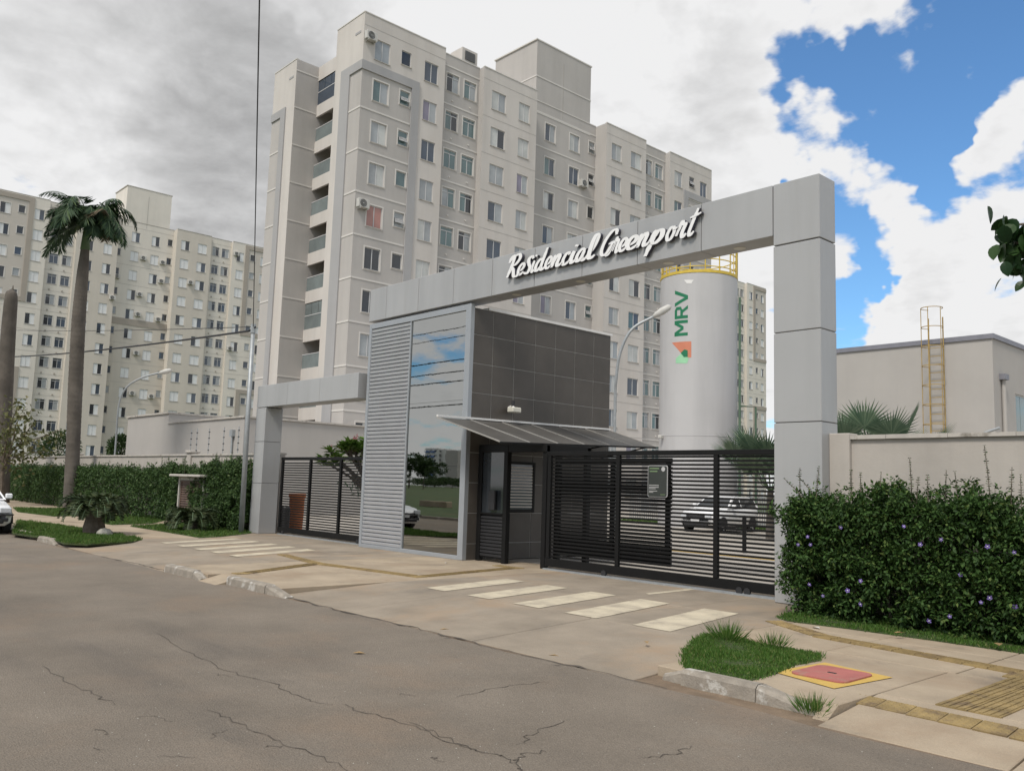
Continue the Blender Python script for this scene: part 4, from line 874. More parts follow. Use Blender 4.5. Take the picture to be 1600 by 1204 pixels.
for u0, u1, v, h, mt in ((.1, .58, .90, .035, 'signg'), (.1, .5, .81, .035, 'signg'), (.08, .58, .37, .022, 'signt'), (.08, .58, .31, .022, 'signt'), (.08, .42, .265, .022, 'signt'), (.08, .5, .19, .02, 'signt'), (.08, .3, .15, .02, 'signt'), (.66, .9, .085, .018, 'signg')):
    MB().box(xa+W_*u0, .312, zb_+H_*(v-h/2), xa+W_*u1, .316, zb_+H_*(v+h/2)).build('text_line', M[mt], pq)
vplate([(xa+W_*.8+.042*math.cos(q), zb_+H_*.88+.042*math.sin(q)) for q in [k*math.pi/10 for k in range(20)]], .311, .316).build('emblem', M['signt'], pq)

# ------------------------------------------------------------------ boundary walls
def wall(label, x0, x1, y, zt, posts, group=None):
    t = thing('boundary_wall', label, 'wall', ((x0+x1)/2, y, 0), group)
    MB().box(x0, y, -.1, x1, y+.15, zt-.06).build('wall_panel', M['wallp'], t)
    b = MB(); n = 14
    for i in range(n): a, c = x0+(x1-x0)*i/n, x0+(x1-x0)*(i+1)/n; b.box(a+.003, y-.05, zt-.06+random.uniform(-.004, .004), c-.003, y+.2, zt+random.uniform(-.006, .006))
    b.build('coping', M['cap'], t)
    for p in posts:
        q = MB().box(p-.17, y-.06, -.1, p+.17, y+.22, zt+.04).build('pier', M['wallp'], t); MB().cbox(p-.24, y-.12, zt+.04, p+.24, y+.28, zt+.14, .02).build('pier_cap', M['cap'], q)
    return t
wall('pale boundary wall above the flowering hedge right of the portal', .0, 12, .3, 2.57, [])
MB_p = MB().cbox(.0, .22, -.1, .32, .5, 2.60, .01).build('wall_pier', M['wallp']); tag(MB_p, 'pale wall pier standing against the tall portal pillar', 'pier')
wall('long pale boundary wall behind the left hedges', -70, -18.52, .8, 2.46, [-25.6, -39.6])
# electric fence posts on the left wall
for i, (px, lab) in enumerate(((297, 'first'), (306, 'second'), (325, 'third'), (348, 'fourth'), (371, 'fifth'))):
    p = at(px, 705, 1, .9); f = thing('fence_post', '%s thin electric fence post from the left on the wall behind the meter cabinet' % lab, 'fence post', (p.x, .9, 2.45), 'electric fence posts')
    MB().tube([(p.x, .9, 2.44), (p.x, .9, 3.4)], .014, 5).build('rod', M['galv'], f)
    for k in range(4): MB().tube([(p.x-.03, .9, 2.6+k*.22), (p.x+.05, .9, 2.6+k*.22)], .022, 5).build('insulator', M['blackpl'], f)
f = thing('fence_bracket', 'slanted loose metal bracket on top of the right wall', 'bracket', (1.9, .4, 2.57)); MB().tube([at(1538, 676, 1, .4), at(1562, 668, 1, .4)], .02, 5).build('rod', M['galv'], f)

# low white building behind the left wall
lb = thing('low_building', 'low windowless pale building behind the left hedge and wall', 'building', (-38, 8, 0))
MB().box(-45.3, 5, -.1, -39.15, 11, 4.86).build('wall', M['rb'], lb); MB().box(-39.15, 5.0, -.1, -30.2, 22, 4.33).build('wall', M['rb'], lb)
MB().box(-45.38, 4.92, 4.86, -39.1, 11.1, 4.95).box(-39.14, 4.93, 4.33, -30.12, 22.1, 4.41).build('roof_edge', M['cap'], lb)
MB().box(-43.4, 4.95, 1.6, -41.8, 5.0, 2.6).build('shutter', M['shut'], lb)
for k in range(5): MB().box(-43.36, 4.93, 1.68+k*.18, -41.84, 4.95, 1.76+k*.18).build('louvre', M['winfr'], lb)
MB().tube([(-31.2, 4.93, .0), (-31.2, 4.93, 3.6)], .05, 6).build('downpipe', M['galv'], lb); MB().box(-31.35, 4.85, 3.5, -31.05, 5, 3.8).build('rain_head', M['galv'], lb)

# ------------------------------------------------------------------ hall at right
hb = thing('hall_building', 'plain beige hall with a metal roof edge behind the right wall', 'building', (-4, 27, 0))
yh, xh, zh = 20.0, -4.22, 7.33
b = MB(); wins = []
for k in range(4): y = 20+2.15+k*4.1; wins.append((y, 3.85, y+2.0, 5.55))
wall_grid(b, xh, yh, yh+18, -.1, zh, wins, lambda u, v: 0); wall_grid(b, yh, -11, xh, -.1, zh, [], lambda u, v: 0, 1)
b.quad((-11, yh+18, -.1), (-11, yh, -.1), (-11, yh, zh), (-11, yh+18, zh)); b.quad((-11, yh, zh), (xh, yh, zh), (xh, yh+18, zh), (-11, yh+18, zh)); b.build('wall', M['rb'], hb)
MB().box(-11.05, yh-.06, zh-.05, xh+.06, yh+.1, zh+.12).box(xh-.1, yh+.1, zh-.05, xh+.06, yh+18, zh+.12).build('roof_edge', M['flash'], hb)
for (y0, z0, y1, z1) in wins:
    wf = MB().box(xh-.1, y0, z0, xh-.05, y1, z0+.05).box(xh-.1, y0, z1-.05, xh-.05, y1, z1).box(xh-.1, y0, z0+.05, xh-.05, y0+.05, z1-.05).box(xh-.1, y1-.05, z0+.05, xh-.05, y1, z1-.05).build('window', M['winfr'], hb)
    for k in range(3): w1 = (y1-y0-.1)/3; MB().box(xh-.09, y0+.06+k*w1, z0+.05, xh-.075, y0+.05+(k+1)*w1-.02, z1-.05).build('pane', M['g_teal'], wf)
MB().tube([(xh+.08, yh+.75, 0), (xh+.08, yh+.75, 5.95)], .07, 8).build('downpipe', M['rb'], hb); MB().box(xh, yh+.55, 5.9, xh+.2, yh+.95, 6.1).build('rain_head', M['flash'], hb)
# caged ladder
ld = thing('caged_ladder', 'rusty yellow caged ladder rising above the roof of the beige hall', 'ladder', (-5.9, 19.85, 0))
lx0, lx1, ly = -6.28, -5.78, 19.82
for x in (lx0, lx1): MB().tube([(x, ly, 1.2), (x, ly, 8.15), (x, ly, 8.2)], .024, 5).build('rail', M['rust'], ld)
for k in range(20): MB().tube([(lx0, ly, 1.4+k*.3), (lx1, ly, 1.4+k*.3)], .014, 4).build('rung', M['rust'], ld)
cx, rad = (lx0+lx1)/2, .36
for k in range(9):
    z = 2.9+k*.7
    MB().tube([(cx+rad*math.cos(q), ly-.32-rad*math.sin(q)*1.0 if True else 0, z) for q in [math.pi*(-.28+i*1.56/12) for i in range(13)]], .016, 4).build('cage_hoop', M['rust'], ld)
for q in (.1, .5, .9): a = math.pi*q; MB().tube([(cx+rad*math.cos(a), ly-.32-rad*math.sin(a), 2.9), (cx+rad*math.cos(a), ly-.32-rad*math.sin(a), 8.5)], .014, 4).build('cage_bar', M['rust'], ld)

# ------------------------------------------------------------------ water tank with logo
TX, TY, TR, TZ = -18.9, 23.4, 1.90, 12.2
tk = thing('water_tank', 'tall white cylindrical water tank with upright green lettering and logo', 'water tank', (TX, TY, 0))
MB().lathe([(TR, -.1), (TR, 4.3), (TR, 9), (TR, TZ)], (TX, TY), 96).build('shell', M['tank'], tk, True); MB().lathe([(TR, TZ), (TR-.08, TZ+.06), (0, TZ+.25)], (TX, TY), 96).build('tank_roof', M['tank'], tk)
MB().lathe([(TR+.003, 4.3), (TR+.012, 4.305), (TR+.012, 4.34), (TR+.003, 4.345)], (TX, TY), 96).build('seam', M['tank'], tk)
phi0 = math.atan2(CAM.y-TY, CAM.x-TX)
def tank_px(px): return math.asin(max(-1, min(1, (px-1088)/60.0)))   # angle from the axis towards the street
def decal(quads, mat, name, off):
    b = MB(); n = 6
    for Q in quads:
        V = []
        for i in range(n+1):
            for j in range(n+1):
                u, v = i/n, j/n
                x = (1-u)*(1-v)*Q[0][0]+u*(1-v)*Q[1][0]+u*v*Q[2][0]+(1-u)*v*Q[3][0]; y = (1-u)*(1-v)*Q[0][1]+u*(1-v)*Q[1][1]+u*v*Q[2][1]+(1-u)*v*Q[3][1]
                th = phi0+x/TR; V.append((TX+(TR+off)*math.cos(th), TY+(TR+off)*math.sin(th), y))
        b.add(V, [(i*(n+1)+j, (i+1)*(n+1)+j, (i+1)*(n+1)+j+1, i*(n+1)+j+1) for i in range(n) for j in range(n)]); off += .0012
    b.build(name, mat, tk)
DPT = 41.6
def tz(py): return at(1062, py, 2, 0) and (CAM.z+DPTR*(0))
def tp(zx_, zy_):
    """point of the logo picked on the tank front: returns arc position and height"""
    px, py = 760+zx_*.35, 300+zy_*.35
    d = ray(px, py); o = CAM
    # intersect with the cylinder
    A = d.x*d.x+d.y*d.y; B = 2*((o.x-TX)*d.x+(o.y-TY)*d.y); Cc = (o.x-TX)**2+(o.y-TY)**2-TR*TR; disc = max(0, B*B-4*A*Cc)
    t = (-B-math.sqrt(disc))/(2*A); p = o+d*t; th = math.atan2(p.y-TY, p.x-TX)-phi0
    th = (th+math.pi) % (2*math.pi)-math.pi; return (th*TR, p.z)
xl_, zV1 = tp(842, 440); xr_, zV0 = tp(900, 505); _, zR1 = tp(870, 507); _, zR0 = tp(870, 568); _, zM1 = tp(870, 572); _, zM0 = tp(870, 642)
def lt(u, v, z0, z1): return (xl_+(xr_-xl_)*(1-v), z0+(z1-z0)*u)     # letter coords: u along the word (upwards), v towards cap height (left)
def L4(z0, z1, *qs): return [[lt(u, v, z0, z1) for u, v in q] for q in qs]
decal(L4(zM0, zM1, [(0, 0), (.2, 0), (.2, 1), (0, 1)], [(.8, 0), (1, 0), (1, 1), (.8, 1)], [(.02, 1), (.24, 1), (.6, .3), (.4, .3)], [(.76, 1), (.98, 1), (.6, .3), (.4, .3)]), M['lgreen'], 'logo_letter', .004)
decal(L4(zR0, zR1, [(.05, 0), (.28, 0), (.28, 1), (.05, 1)], [(.28, .8), (.7, .8), (.7, 1), (.28, 1)], [(.28, .36), (.72, .36), (.72, .55), (.28, .55)], [(.7, .42), (.93, .5), (.93, .86), (.7, .99)], [(.45, .4), (.68, .4), (1.0, 0), (.74, 0)]), M['lgreen'], 'logo_letter', .004)
decal(L4(zV0-.02, zV1, [(.0, 1), (.22, 1), (.6, 0), (.4, 0)], [(.78, 1), (1, 1), (.62, 0), (.42, 0)]), M['lgreen'], 'logo_letter', .004)
decal([[tp(828, 672), tp(915, 666), tp(915, 700), tp(855, 702)], [tp(855, 702), tp(915, 700), tp(915, 738), tp(886, 738)]], M['lorange'], 'logo_mark', .004)
decal([[tp(846, 742), tp(880, 712), tp(904, 742), tp(896, 764)], [tp(846, 742), tp(870, 738), tp(897, 764), tp(846, 764)]], M['lmint'], 'logo_mark', .0075)
decal([[tp(868, 718), tp(884, 702), tp(899, 706), tp(899, 736)], [tp(868, 718), tp(884, 720), tp(899, 736), tp(882, 736)]], M['lgreen'], 'logo_mark', .0115)
decal([[tp(882, 392), tp(925, 392), tp(915, 408), tp(895, 408)]], M['white'], 'hatch', .006)
# guard rail on the tank top, with a taller hooped part at right
for z in (.35, .72, 1.1): MB().tube([(TX+(TR-.05)*math.cos(q), TY+(TR-.05)*math.sin(q), TZ+z) for q in [i*math.pi/24 for i in range(49)]], .028, 5).build('guard_rail', M['yellow'], tk)
MB().lathe([(TR-.03, TZ+.02), (TR+.02, TZ+.02), (TR+.02, TZ+.16), (TR-.03, TZ+.16)], (TX, TY), 48).build('toe_board', M['yellow'], tk)
for i in range(16): q = i*math.pi/8; MB().tube([(TX+(TR-.05)*math.cos(q), TY+(TR-.05)*math.sin(q), TZ), (TX+(TR-.05)*math.cos(q), TY+(TR-.05)*math.sin(q), TZ+1.1)], .03, 5).build('rail_post', M['yellow'], tk)
qs = [phi0+math.radians(d) for d in (52, 62, 72, 82, 92)]
for q in qs: MB().tube([(TX+(TR+.0)*math.cos(q), TY+(TR+.0)*math.sin(q), TZ), (TX+TR*math.cos(q), TY+TR*math.sin(q), TZ+2.1)], .022 if q != qs[2] else .04, 5).build('ladder_bar', M['yellow'], tk)
for z in (1.3, 1.55, 1.85, 2.1): MB().tube([(TX+TR*math.cos(q), TY+TR*math.sin(q), TZ+z) for q in qs], .02, 4).build('ladder_hoop', M['yellow'], tk)
q = phi0+math.radians(82); MB().tube([(TX+(TR+.12)*math.cos(q), TY+(TR+.12)*math.sin(q), 0), (TX+(TR+.12)*math.cos(q), TY+(TR+.12)*math.sin(q), TZ-.9)], .06, 8).build('supply_pipe', M['pipe'], tk)
q2 = phi0+math.radians(95); MB().tube([(TX+(TR+.1)*math.cos(q), TY+(TR+.1)*math.sin(q), 5.9), (TX+(TR+.9)*math.cos(q2), TY+(TR+.9)*math.sin(q2), 5.9), (TX+(TR+.9)*math.cos(q2), TY+(TR+.9)*math.sin(q2), 0)], .05, 6).build('drain_pipe', M['pipe'], tk)
q = phi0-math.radians(62); MB().cbox(TX+TR*math.cos(q)-.1, TY+TR*math.sin(q)-.25, 4.2, TX+TR*math.cos(q)+.1, TY+TR*math.sin(q)+.0, 4.36, .02).build('camera', M['ac'], tk)
ur = thing('utility_room', 'low white flat roofed room beyond the yard right of the tank', 'building', (-12, 33, 0))
MB().box(-16.4, 31, -.1, -8.4, 36, 4.35).build('wall', M['rb'], ur); MB().box(-16.5, 30.9, 4.35, -8.3, 36.1, 4.5).build('roof_edge', M['white'], ur)

# ------------------------------------------------------------------ lamps, poles, wires
def street_lamp(label, base, top, arm_pts, head0, head1):
    t = thing('street_lamp', label, 'street lamp', base, 'curved street lamps inside the estate')
    MB().tube(catmull([base]+arm_pts, 8), [.075]*1+[.055]*(8*len(arm_pts)), 8).build('pole', M['galv'], t, True)
    h0, h1 = Vector(head0), Vector(head1); m = h0.lerp(h1, .5)
    MB().tube([h0, h0.lerp(h1, .2), m, h0.lerp(h1, .9), h1], [.05, .11, .15, .12, .05], 8).build('lamp_head', M['ac'], t, True)
def dep(px, py, d): return CAM+ray(px, py)*d
D1 = 32.0
street_lamp('curved grey street lamp in front of the white tank', (dep(962, 690, D1).x, dep(962, 690, D1).y, 0), None, [dep(961, 640, D1), dep(963, 590, D1), dep(970, 548, D1), dep(988, 514, D1), dep(1022, 494, D1)], dep(1020, 495, D1), dep(1048, 478, D1))
D2 = 50.0
street_lamp('curved grey street lamp before the cream block, left of the low building', (dep(180, 715, D2).x, dep(180, 715, D2).y, 0), None, [dep(181, 690, D2), dep(186, 631, D2), dep(198, 605, D2), dep(222, 590, D2), dep(250, 582, D2)], dep(248, 583, D2), dep(268, 578, D2))
PT = Vector((-18.42, -.45, 6.28)); up = thing('utility_post', 'slim galvanised service post rising out of the left hedge', 'utility pole', (-18.42, -.4, 0))
MB().tube([(-18.42, -.4, 0), (-18.42, -.43, 3.2), PT], [.085, .075, .06], 10).build('post', M['galv'], up, True)
MB().tube([PT+Vector((-.25, -.05, -.12)), PT+Vector((.12, .02, -.02))], .03, 6).build('bracket', M['blackpl'], up); MB().tube([PT+Vector((0, 0, -.2)), PT+Vector((0, 0, .08))], .08, 8).build('top_cap', M['galv'], up)
d = ray(408, -130); EP = CAM+d*((8.9-CAM.z)/d.z)
def cable(name, label, A, B, r, sag=0.0, n=14):
    A = Vector(A); B = Vector(B); P = [A.lerp(B, i/n)-Vector((0, 0, sag*4*(i/n)*(1-i/n))) for i in range(n+1)]
    o = MB().tube(P, r, 5).build(name, M['cable']); return tag(o, label, 'cable', 'overhead cables')
cable('overhead_cable', 'thin dark service cable running steeply up from the slim post', PT, EP, .012, .0)
pl_ = dep(-40, 558, 62)
cable('overhead_cable', 'thick dark cable bundle sagging left from the slim post', PT+Vector((-.2, 0, -.1)), pl_, .035, .25)
cable('overhead_cable', 'thinner upper cable leading left from the slim post', PT, dep(-40, 513, 62), .013, .15)
# poles and cables across the street (seen mirrored in the glass)
for x in (-58, -4, 26):
    q = thing('utility_pole', {-58: 'far concrete utility pole across the street, left of the field', -4: 'near concrete utility pole across the street', 26: 'concrete utility pole across the street, out to the right'}[x], 'utility pole', (x, -15, 0), 'utility poles across the street')
    MB().tube([(x, -15, -.2), (x, -15, 10.4)], [.17, .11], 10).build('pole', M['cap'], q, True); MB().box(x-.05, -15.9, 9.6, x+.05, -14.1, 9.72).build('crossarm', M['bark'], q)
for i, (y, z) in enumerate(((-15.8, 9.75), (-14.2, 9.75), (-14.9, 8.3), (-14.9, 7.7), (-14.85, 7.2), (-14.85, 6.0))):
    nm = ('outer top', 'inner top', 'upper middle', 'middle', 'lower middle', 'lowest')[i]
    for xa, xb, sp in ((-58, -4, 'long span over the field'), (-4, 26, 'short span towards the right')):
        cable('street_cable', '%s cable of the line across the street, %s' % (nm, sp), (xa, y, z), (xb, y, z), .02 if i < 2 else .03, .35)

# ------------------------------------------------------------------ vegetation
def hedge_fill(name, label, x0, x1, y0, y1, top, n, size, mat, seed=1, grp=None, stems=8, rough=.13, rounded=0.0):
    h = thing(name, label, 'hedge' if 'hedge' in name else 'shrub', ((x0+x1)/2, (y0+y1)/2, 0), grp)
    rg = np.random.default_rng(seed); L_ = x1-x0
    # many overlapping leaf clumps give the uneven outline
    nc = int(L_*(top*(y1-y0+.6))*(95 if size < .065 else 62)); cx = rg.uniform(x0+.08, x1-.08, nc)
    prof = top*(1+.05*np.sin(cx*2.3+seed)+.045*np.sin(cx*5.7+1)+.03*np.sin(cx*11+seed))
    if rounded: prof = prof*(1-rounded*np.abs((cx-(x0+x1)/2)/(L_/2))**3)
    kind = rg.random(nc)
    cz = np.where(kind < .35, prof-.10+rg.normal(0, rough*.75, nc), prof*rg.random(nc)**.85)
    cy = np.where(kind < .35, rg.uniform(y0+.1, y1-.05, nc), np.where(kind < .8, y0+.10+np.abs(rg.normal(0, rough, nc))+.10*(1-np.sin(np.clip(cz/prof, 0, 1)*math.pi)), rg.uniform(y0+.1, y1, nc)))
    ends = kind > .86; cx = np.where(ends, np.where(rg.random(nc) < .5, x0+.05, x1-.05)+rg.normal(0, rough*.6, nc), cx)
    cr = rg.uniform(.06, .15, nc)*(1 if size < .09 else 1.3)
    k = max(1, n//nc); P = np.repeat(np.stack([cx, cy, cz], 1), k, 0); d = rg.normal(size=P.shape); d /= np.linalg.norm(d, axis=1, keepdims=True)
    P = P+d*(np.repeat(cr, k)*rg.uniform(.35, 1.15, len(P)))[:, None]; P[:, 2] = np.maximum(P[:, 2], .05); P[:, 1] = np.minimum(P[:, 1], y1+.05)
    nf = n//6; fx = rg.uniform(x0+.15, x1-.15, nf); fz = rg.uniform(.05, .88, nf)*np.interp(fx, *(lambda o: (cx[o], prof[o]))(np.argsort(cx))); P = np.concatenate([P, np.stack([fx, rg.uniform((y0+y1)/2-.12, y1-.1, nf), fz], 1)]); d = np.concatenate([d, rdir(nf)])
    D = d*.8+rg.normal(0, .6, P.shape); D[:, 2] -= .15; U = d+np.array([0, 0, .9]); m = len(P)
    leaves('foliage', P, D, U, size*rg.uniform(.45, 1.5, m), size*.62*rg.uniform(.7, 1.2, m), mat, h, 'stuff')
    b = MB()
    for i in range(stems):
        xx = x0+(x1-x0)*(i+.5)/stems; b.tube([(xx, (y0+y1)/2, 0), (xx+random.uniform(-.1, .1), (y0+y1)/2, top*.4), (xx+random.uniform(-.15, .15), (y0+y1)/2, top*.75)], [.025, .018, .008], 5)
    b.build('stems', M['bark'], h); return h
hr = hedge_fill('flowering_hedge', 'dense dark green hedge with purple flowers beside the tall pillar', -.02, 8.0, -1.15, .12, 1.55, 135000, .060, M['hedge'], seed=4, stems=16, rough=.19)
def shoot(h, x, y, z, ht, lean, mat, size=.05, yl=0.0):
    pts = [(x, y, z), (x+lean*.4, y+yl*.5, z+ht*.5), (x+lean, y+yl, z+ht)]; n = int(ht/.028); Q = catmull(pts, 6)
    sh = MB().tube(pts, [.007, .006, .003], 4).build('shoot', M['bark'], h)
    t = np.linspace(.08, 1, n); P = np.stack([np.interp(t, np.linspace(0, 1, 3), [p[i] for p in pts]) for i in range(3)], 1)
    P = np.repeat(P, 2, 0); m = len(P); q = RNG.uniform(0, 6.28, n); q = np.stack([q, q+math.pi], 1).ravel()
    D = np.stack([np.cos(q), np.sin(q), np.full(m, .25)], 1); leaves('shoot_leaves', P, D, rdir(m, 2), size*np.linspace(1.15, .55, m), size*.5, mat, sh)
for px, py, top, ln in ((1250, 768, 735, .0), (1275, 765, 732, .05), (1330, 762, 738, 0), (1345, 765, 742, 0), (1375, 760, 741, .02), (1425, 765, 722, -.02), (1432, 770, 750, .03), (1450, 765, 746, 0), (1477, 765, 740, .02), (1497, 770, 742, -.03), (1548, 775, 708, -.05), (1580, 770, 738, .02), (1596, 772, 748, 0), (1405, 770, 752, 0), (1520, 775, 756, .02)):
    p = at(px, py+10, 1, -.75); ht = (py+10-top)/FPX*(Vector((p.x, p.y, 0))-Vector((CAM.x, CAM.y, 0))).length*1.0
    shoot(hr, p.x, -.75, p.z-.06, ht+.06, ln, M['hedge'])
for px, py in ((1238, 800), (1232, 830), (1230, 858), (1236, 900), (1228, 770), (1242, 925)):    # shoots leaning over the pillar
    p = at(px+22, py+16, 1, -.8); shoot(hr, p.x+.1, -.8, p.z, .34, -.34, M['hedge'], .065); shoot(hr, p.x+.15, -.65, p.z+.08, .3, -.26, M['hedge'], .06)
fm = MB()
for k in range(5):
    a = k*math.tau/5; c, s = math.cos(a), math.sin(a); fm.add([(0, 0, 0), (.022*c-.014*s, -.012, .022*s+.014*c), (.036*c, -.006, .036*s), (.022*c+.014*s, -.012, .022*s-.014*c)], [(0, 1, 2, 3)])
fm.lathe([(.0, -.014), (.007, -.013), (.008, -.002)], (0, 0), 6, 1, 1)
fo = None
for px, py in ((1262, 838), (1247, 850), (1266, 850), (1314, 823), (1412, 822), (1438, 850), (1470, 842), (1543, 853), (1585, 862), (1501, 897), (1265, 912), (1324, 922), (1345, 907), (1345, 943), (1452, 969), (1533, 940), (1546, 933), (1484, 962), (1286, 930), (1586, 947)):
    p = at(px, py, 1, random.uniform(-1.22, -1.10))
    if fo is None: fo = fm.build('flower', [M['purple'], M['letter']], hr); o = fo
    else: o = mk('flower', fo.data, hr)
    o.location = p; o.rotation_euler = (random.uniform(-.5, .5), random.uniform(0, 1), random.uniform(-.1, .9)); o.scale = (random.uniform(.7, 1.0),)*3
hedge_fill('clipped_hedge', 'long dark green hedge along the left boundary wall', -58, -24.4, -.25, .78, 1.78, 90000, .085, M['hedgefar'], seed=2, stems=40)
h2 = hedge_fill('leafy_shrub', 'bushy green shrub between the meter cabinet and the low portal', -22.75, -18.62, -.42, .75, 2.05, 36000, .075, M['hedgefar'], seed=8, stems=6, rounded=.35)
for i in range(10): shoot(h2, random.uniform(-21.8, -18.8), random.uniform(-.2, .4), 1.9, random.uniform(.25, .6), random.uniform(-.1, .1), M['hedgefar'], .07)
h3 = hedge_fill('leafy_shrub', 'loose shrub growing behind the left side of the meter cabinet', -26.6, -24.0, -.1, .75, 1.86, 10000, .075, M['hedgefar'], seed=11, stems=4)
for i in range(9): shoot(h3, random.uniform(-26.6, -24.0), random.uniform(0, .5), 1.75, random.uniform(.25, .6), random.uniform(-.1, .1), M['hedgefar'], .07)
# meter cabinet
mc = thing('meter_cabinet', 'small rendered cabinet with brown slatted doors and concrete roof by the hedge', 'cabinet', (-22.7, 0, 0))
MB().box(-23.75, -.30, 0, -23.66, .5, 1.62).box(-21.7, -.30, 0, -21.62, .5, 1.62).box(-23.66, .42, 0, -21.7, .5, 1.62).box(-23.66, -.28, 1.5, -21.7, -.2, 1.62).build('body', M['cabwall'], mc)
MB().cbox(-24.0, -.55, 1.62, -21.4, .6, 1.70, .015).build('roof', M['cap'], mc)
for x0 in (-23.62, -22.66):
    dd = MB().box(x0, -.27, .1, x0+.05, -.23, 1.48).box(x0+.87, -.27, .1, x0+.92, -.23, 1.48).box(x0+.05, -.27, .1, x0+.87, -.23, .15).box(x0+.05, -.27, 1.43, x0+.87, -.23, 1.48).box(x0+.05, -.235, .15, x0+.87, -.23, 1.43).build('door', M['brown'], mc)
    for k in range(16): MB().add([(x0+.05, -.275, .17+k*.078), (x0+.87, -.275, .17+k*.078), (x0+.87, -.238, .225+k*.078), (x0+.05, -.238, .225+k*.078)], [(0, 1, 2, 3)]).build('slat', M['brown'], dd)
# palms
def frond(parent, base, d0, length, droop, mat, wd=.045, ll=.55, n=46, twist=0.0, hang=.35, name='frond', wind=(0, 0, 0)):
    base = Vector(base); d = Vector(d0).normalized(); pts = [base.copy()]; p = base.copy(); seg = 14
    for i in range(seg):
        d = (d+Vector((0, 0, -droop))*(i/seg)*.35+Vector(wind)*(i/seg)).normalized(); p = p+d*(length/seg); pts.append(p.copy())
    f = MB().tube(pts, [.028*(1-.85*i/seg)+.004 for i in range(seg+1)], 4).build(name, M['shaft'], parent)
    P = []; D = []; U = []; LL = []
    for i in range(n):
        t = .10+.9*i/n; q = t*seg; k = min(int(q), seg-1); pos = pts[k].lerp(pts[k+1], q-k); tg = (pts[k+1]-pts[k]).normalized(); side = tg.cross(Vector((0, 0, 1)))
        side = side.normalized() if side.length > .05 else Vector((1, 0, 0)); upv = side.cross(tg)
        for sg in (-1, 1):
            dv = side*sg*.9+tg*.55+upv*.12+Vector((0, 0, -hang))+Vector(wind)*2+Vector([random.gauss(0, .12) for _ in range(3)])
            P.append(pos); D.append(dv); U.append(upv); LL.append(ll*math.sin(math.pi*(.12+.82*t))**.7*random.uniform(.8, 1.15))
    leaves('leaflets', np.array([tuple(p) for p in P]), np.array([tuple(p) for p in D]), np.array([tuple(p) for p in U]), np.array(LL), wd, mat, f)
    return f
PB = dep(112, 787, 1).copy(); pb = G(111, 788, -.02); pb = Vector((-37.2, -.62, 0))
dist = (Vector((pb.x, pb.y, 0))-Vector((CAM.x, CAM.y, 0))).length
pD = (pb-CAM).dot(_f); ptop = dep(134, 352, pD)
rp = thing('royal_palm', 'tall royal palm with a thick grey trunk and wind blown crown by the left hedge', 'palm tree', (pb.x, pb.y, 0))
tr_ = [dep(px, py, pD) for px, py in ((112, 770), (114, 700), (118, 600), (123, 500), (129, 430), (133, 388))]; tr_[0].z = 0; tr_.insert(0, Vector((tr_[0].x, tr_[0].y, -.1)))
wpx = [25, 22, 20, 21, 20, 17, 12]
TP = catmull(tr_, 6); TW = np.interp(np.linspace(0, 1, len(TP)), np.linspace(0, 1, 7), wpx)
TP = [TP[0].lerp(TP[0], 0)]+[p for p in TP[1:]]; NP = []
for a_, b_ in zip(TP, TP[1:]): NP += [a_.lerp(b_, q_/6) for q_ in range(6)]
NP.append(TP[-1]); TW = np.interp(np.linspace(0, 1, len(NP)), np.linspace(0, 1, 7), wpx)*(1+.022*(np.arange(len(NP)) % 3 == 0))
MB().tube(NP, [float(x)*.5*pD/FPX for x in TW], 14).build('trunk', M['palmbark'], rp, True)
TWN = None
c0 = dep(133, 390, pD); c1 = dep(136, 345, pD); MB().tube([c0, c0.lerp(c1, .5), c1], [.21, .15, .08], 10).build('crownshaft', M['shaft'], rp, True)
rr = _r; fw = Vector((_f.x, _f.y, 0)).normalized(); random.seed(21)
for (a, u, fwd, ln, dr, mt, wnd) in ((-.9, .9, .0, 2.2, .9, 'frondl', (-.02, 0, 0)), (-.55, 1.0, .5, 2.0, .7, 'frondl', 0), (-1, .35, .2, 2.6, 1.6, 'frond', 0), (-1, .1, -.4, 2.4, 1.5, 'frond', 0), (-.8, .5, -.8, 2.5, 1.5, 'frond', 0), (-.3, 1.0, -.6, 2.2, 1.5, 'frond', 0),
        (.2, 1.0, -.5, 2.4, 1.6, 'frond', 0), (.5, .9, .3, 2.3, 1.4, 'frond', 0), (.75, .9, .2, 2.1, .7, 'frond', 0), (1, .35, .2, 2.5, 1.9, 'frond', 0), (1, .15, -.5, 2.5, 2.0, 'frond', 0), (.9, .6, -.6, 2.6, 2.0, 'frond', 0), (-1, -.25, .2, 2.3, .7, 'frond', 0), (.2, .6, -1, 2.3, 1.8, 'frond', 0), (-.3, .5, -1, 2.3, 1.8, 'frond', 0),
        (.1, 1.1, .4, 2.2, 1.0, 'frond', 0), (.95, .25, -.1, 2.0, .3, 'frondb', 0), (-.5, .8, -.2, 2.3, 1.6, 'frond', 0), (.4, 1.0, -.3, 2.1, 1.2, 'frond', 0), (0, .8, .8, 2.2, 1.6, 'frond', 0)):
    v = random.uniform(.75, 1.25)
    frond(rp, c1+Vector((0, 0, random.uniform(-.15, .1))), rr*(a+random.gauss(-.08, .18))+Vector((0, 0, u+random.gauss(0, .15)))+fw*(fwd+random.gauss(0, .2)), ln*v*1.02, dr*random.uniform(.7, 1.35), M[mt], .08, .9*random.uniform(.7, 1.2), 54, wind=rr*random.gauss(-.02, .03), hang=random.uniform(.2, 1.1))
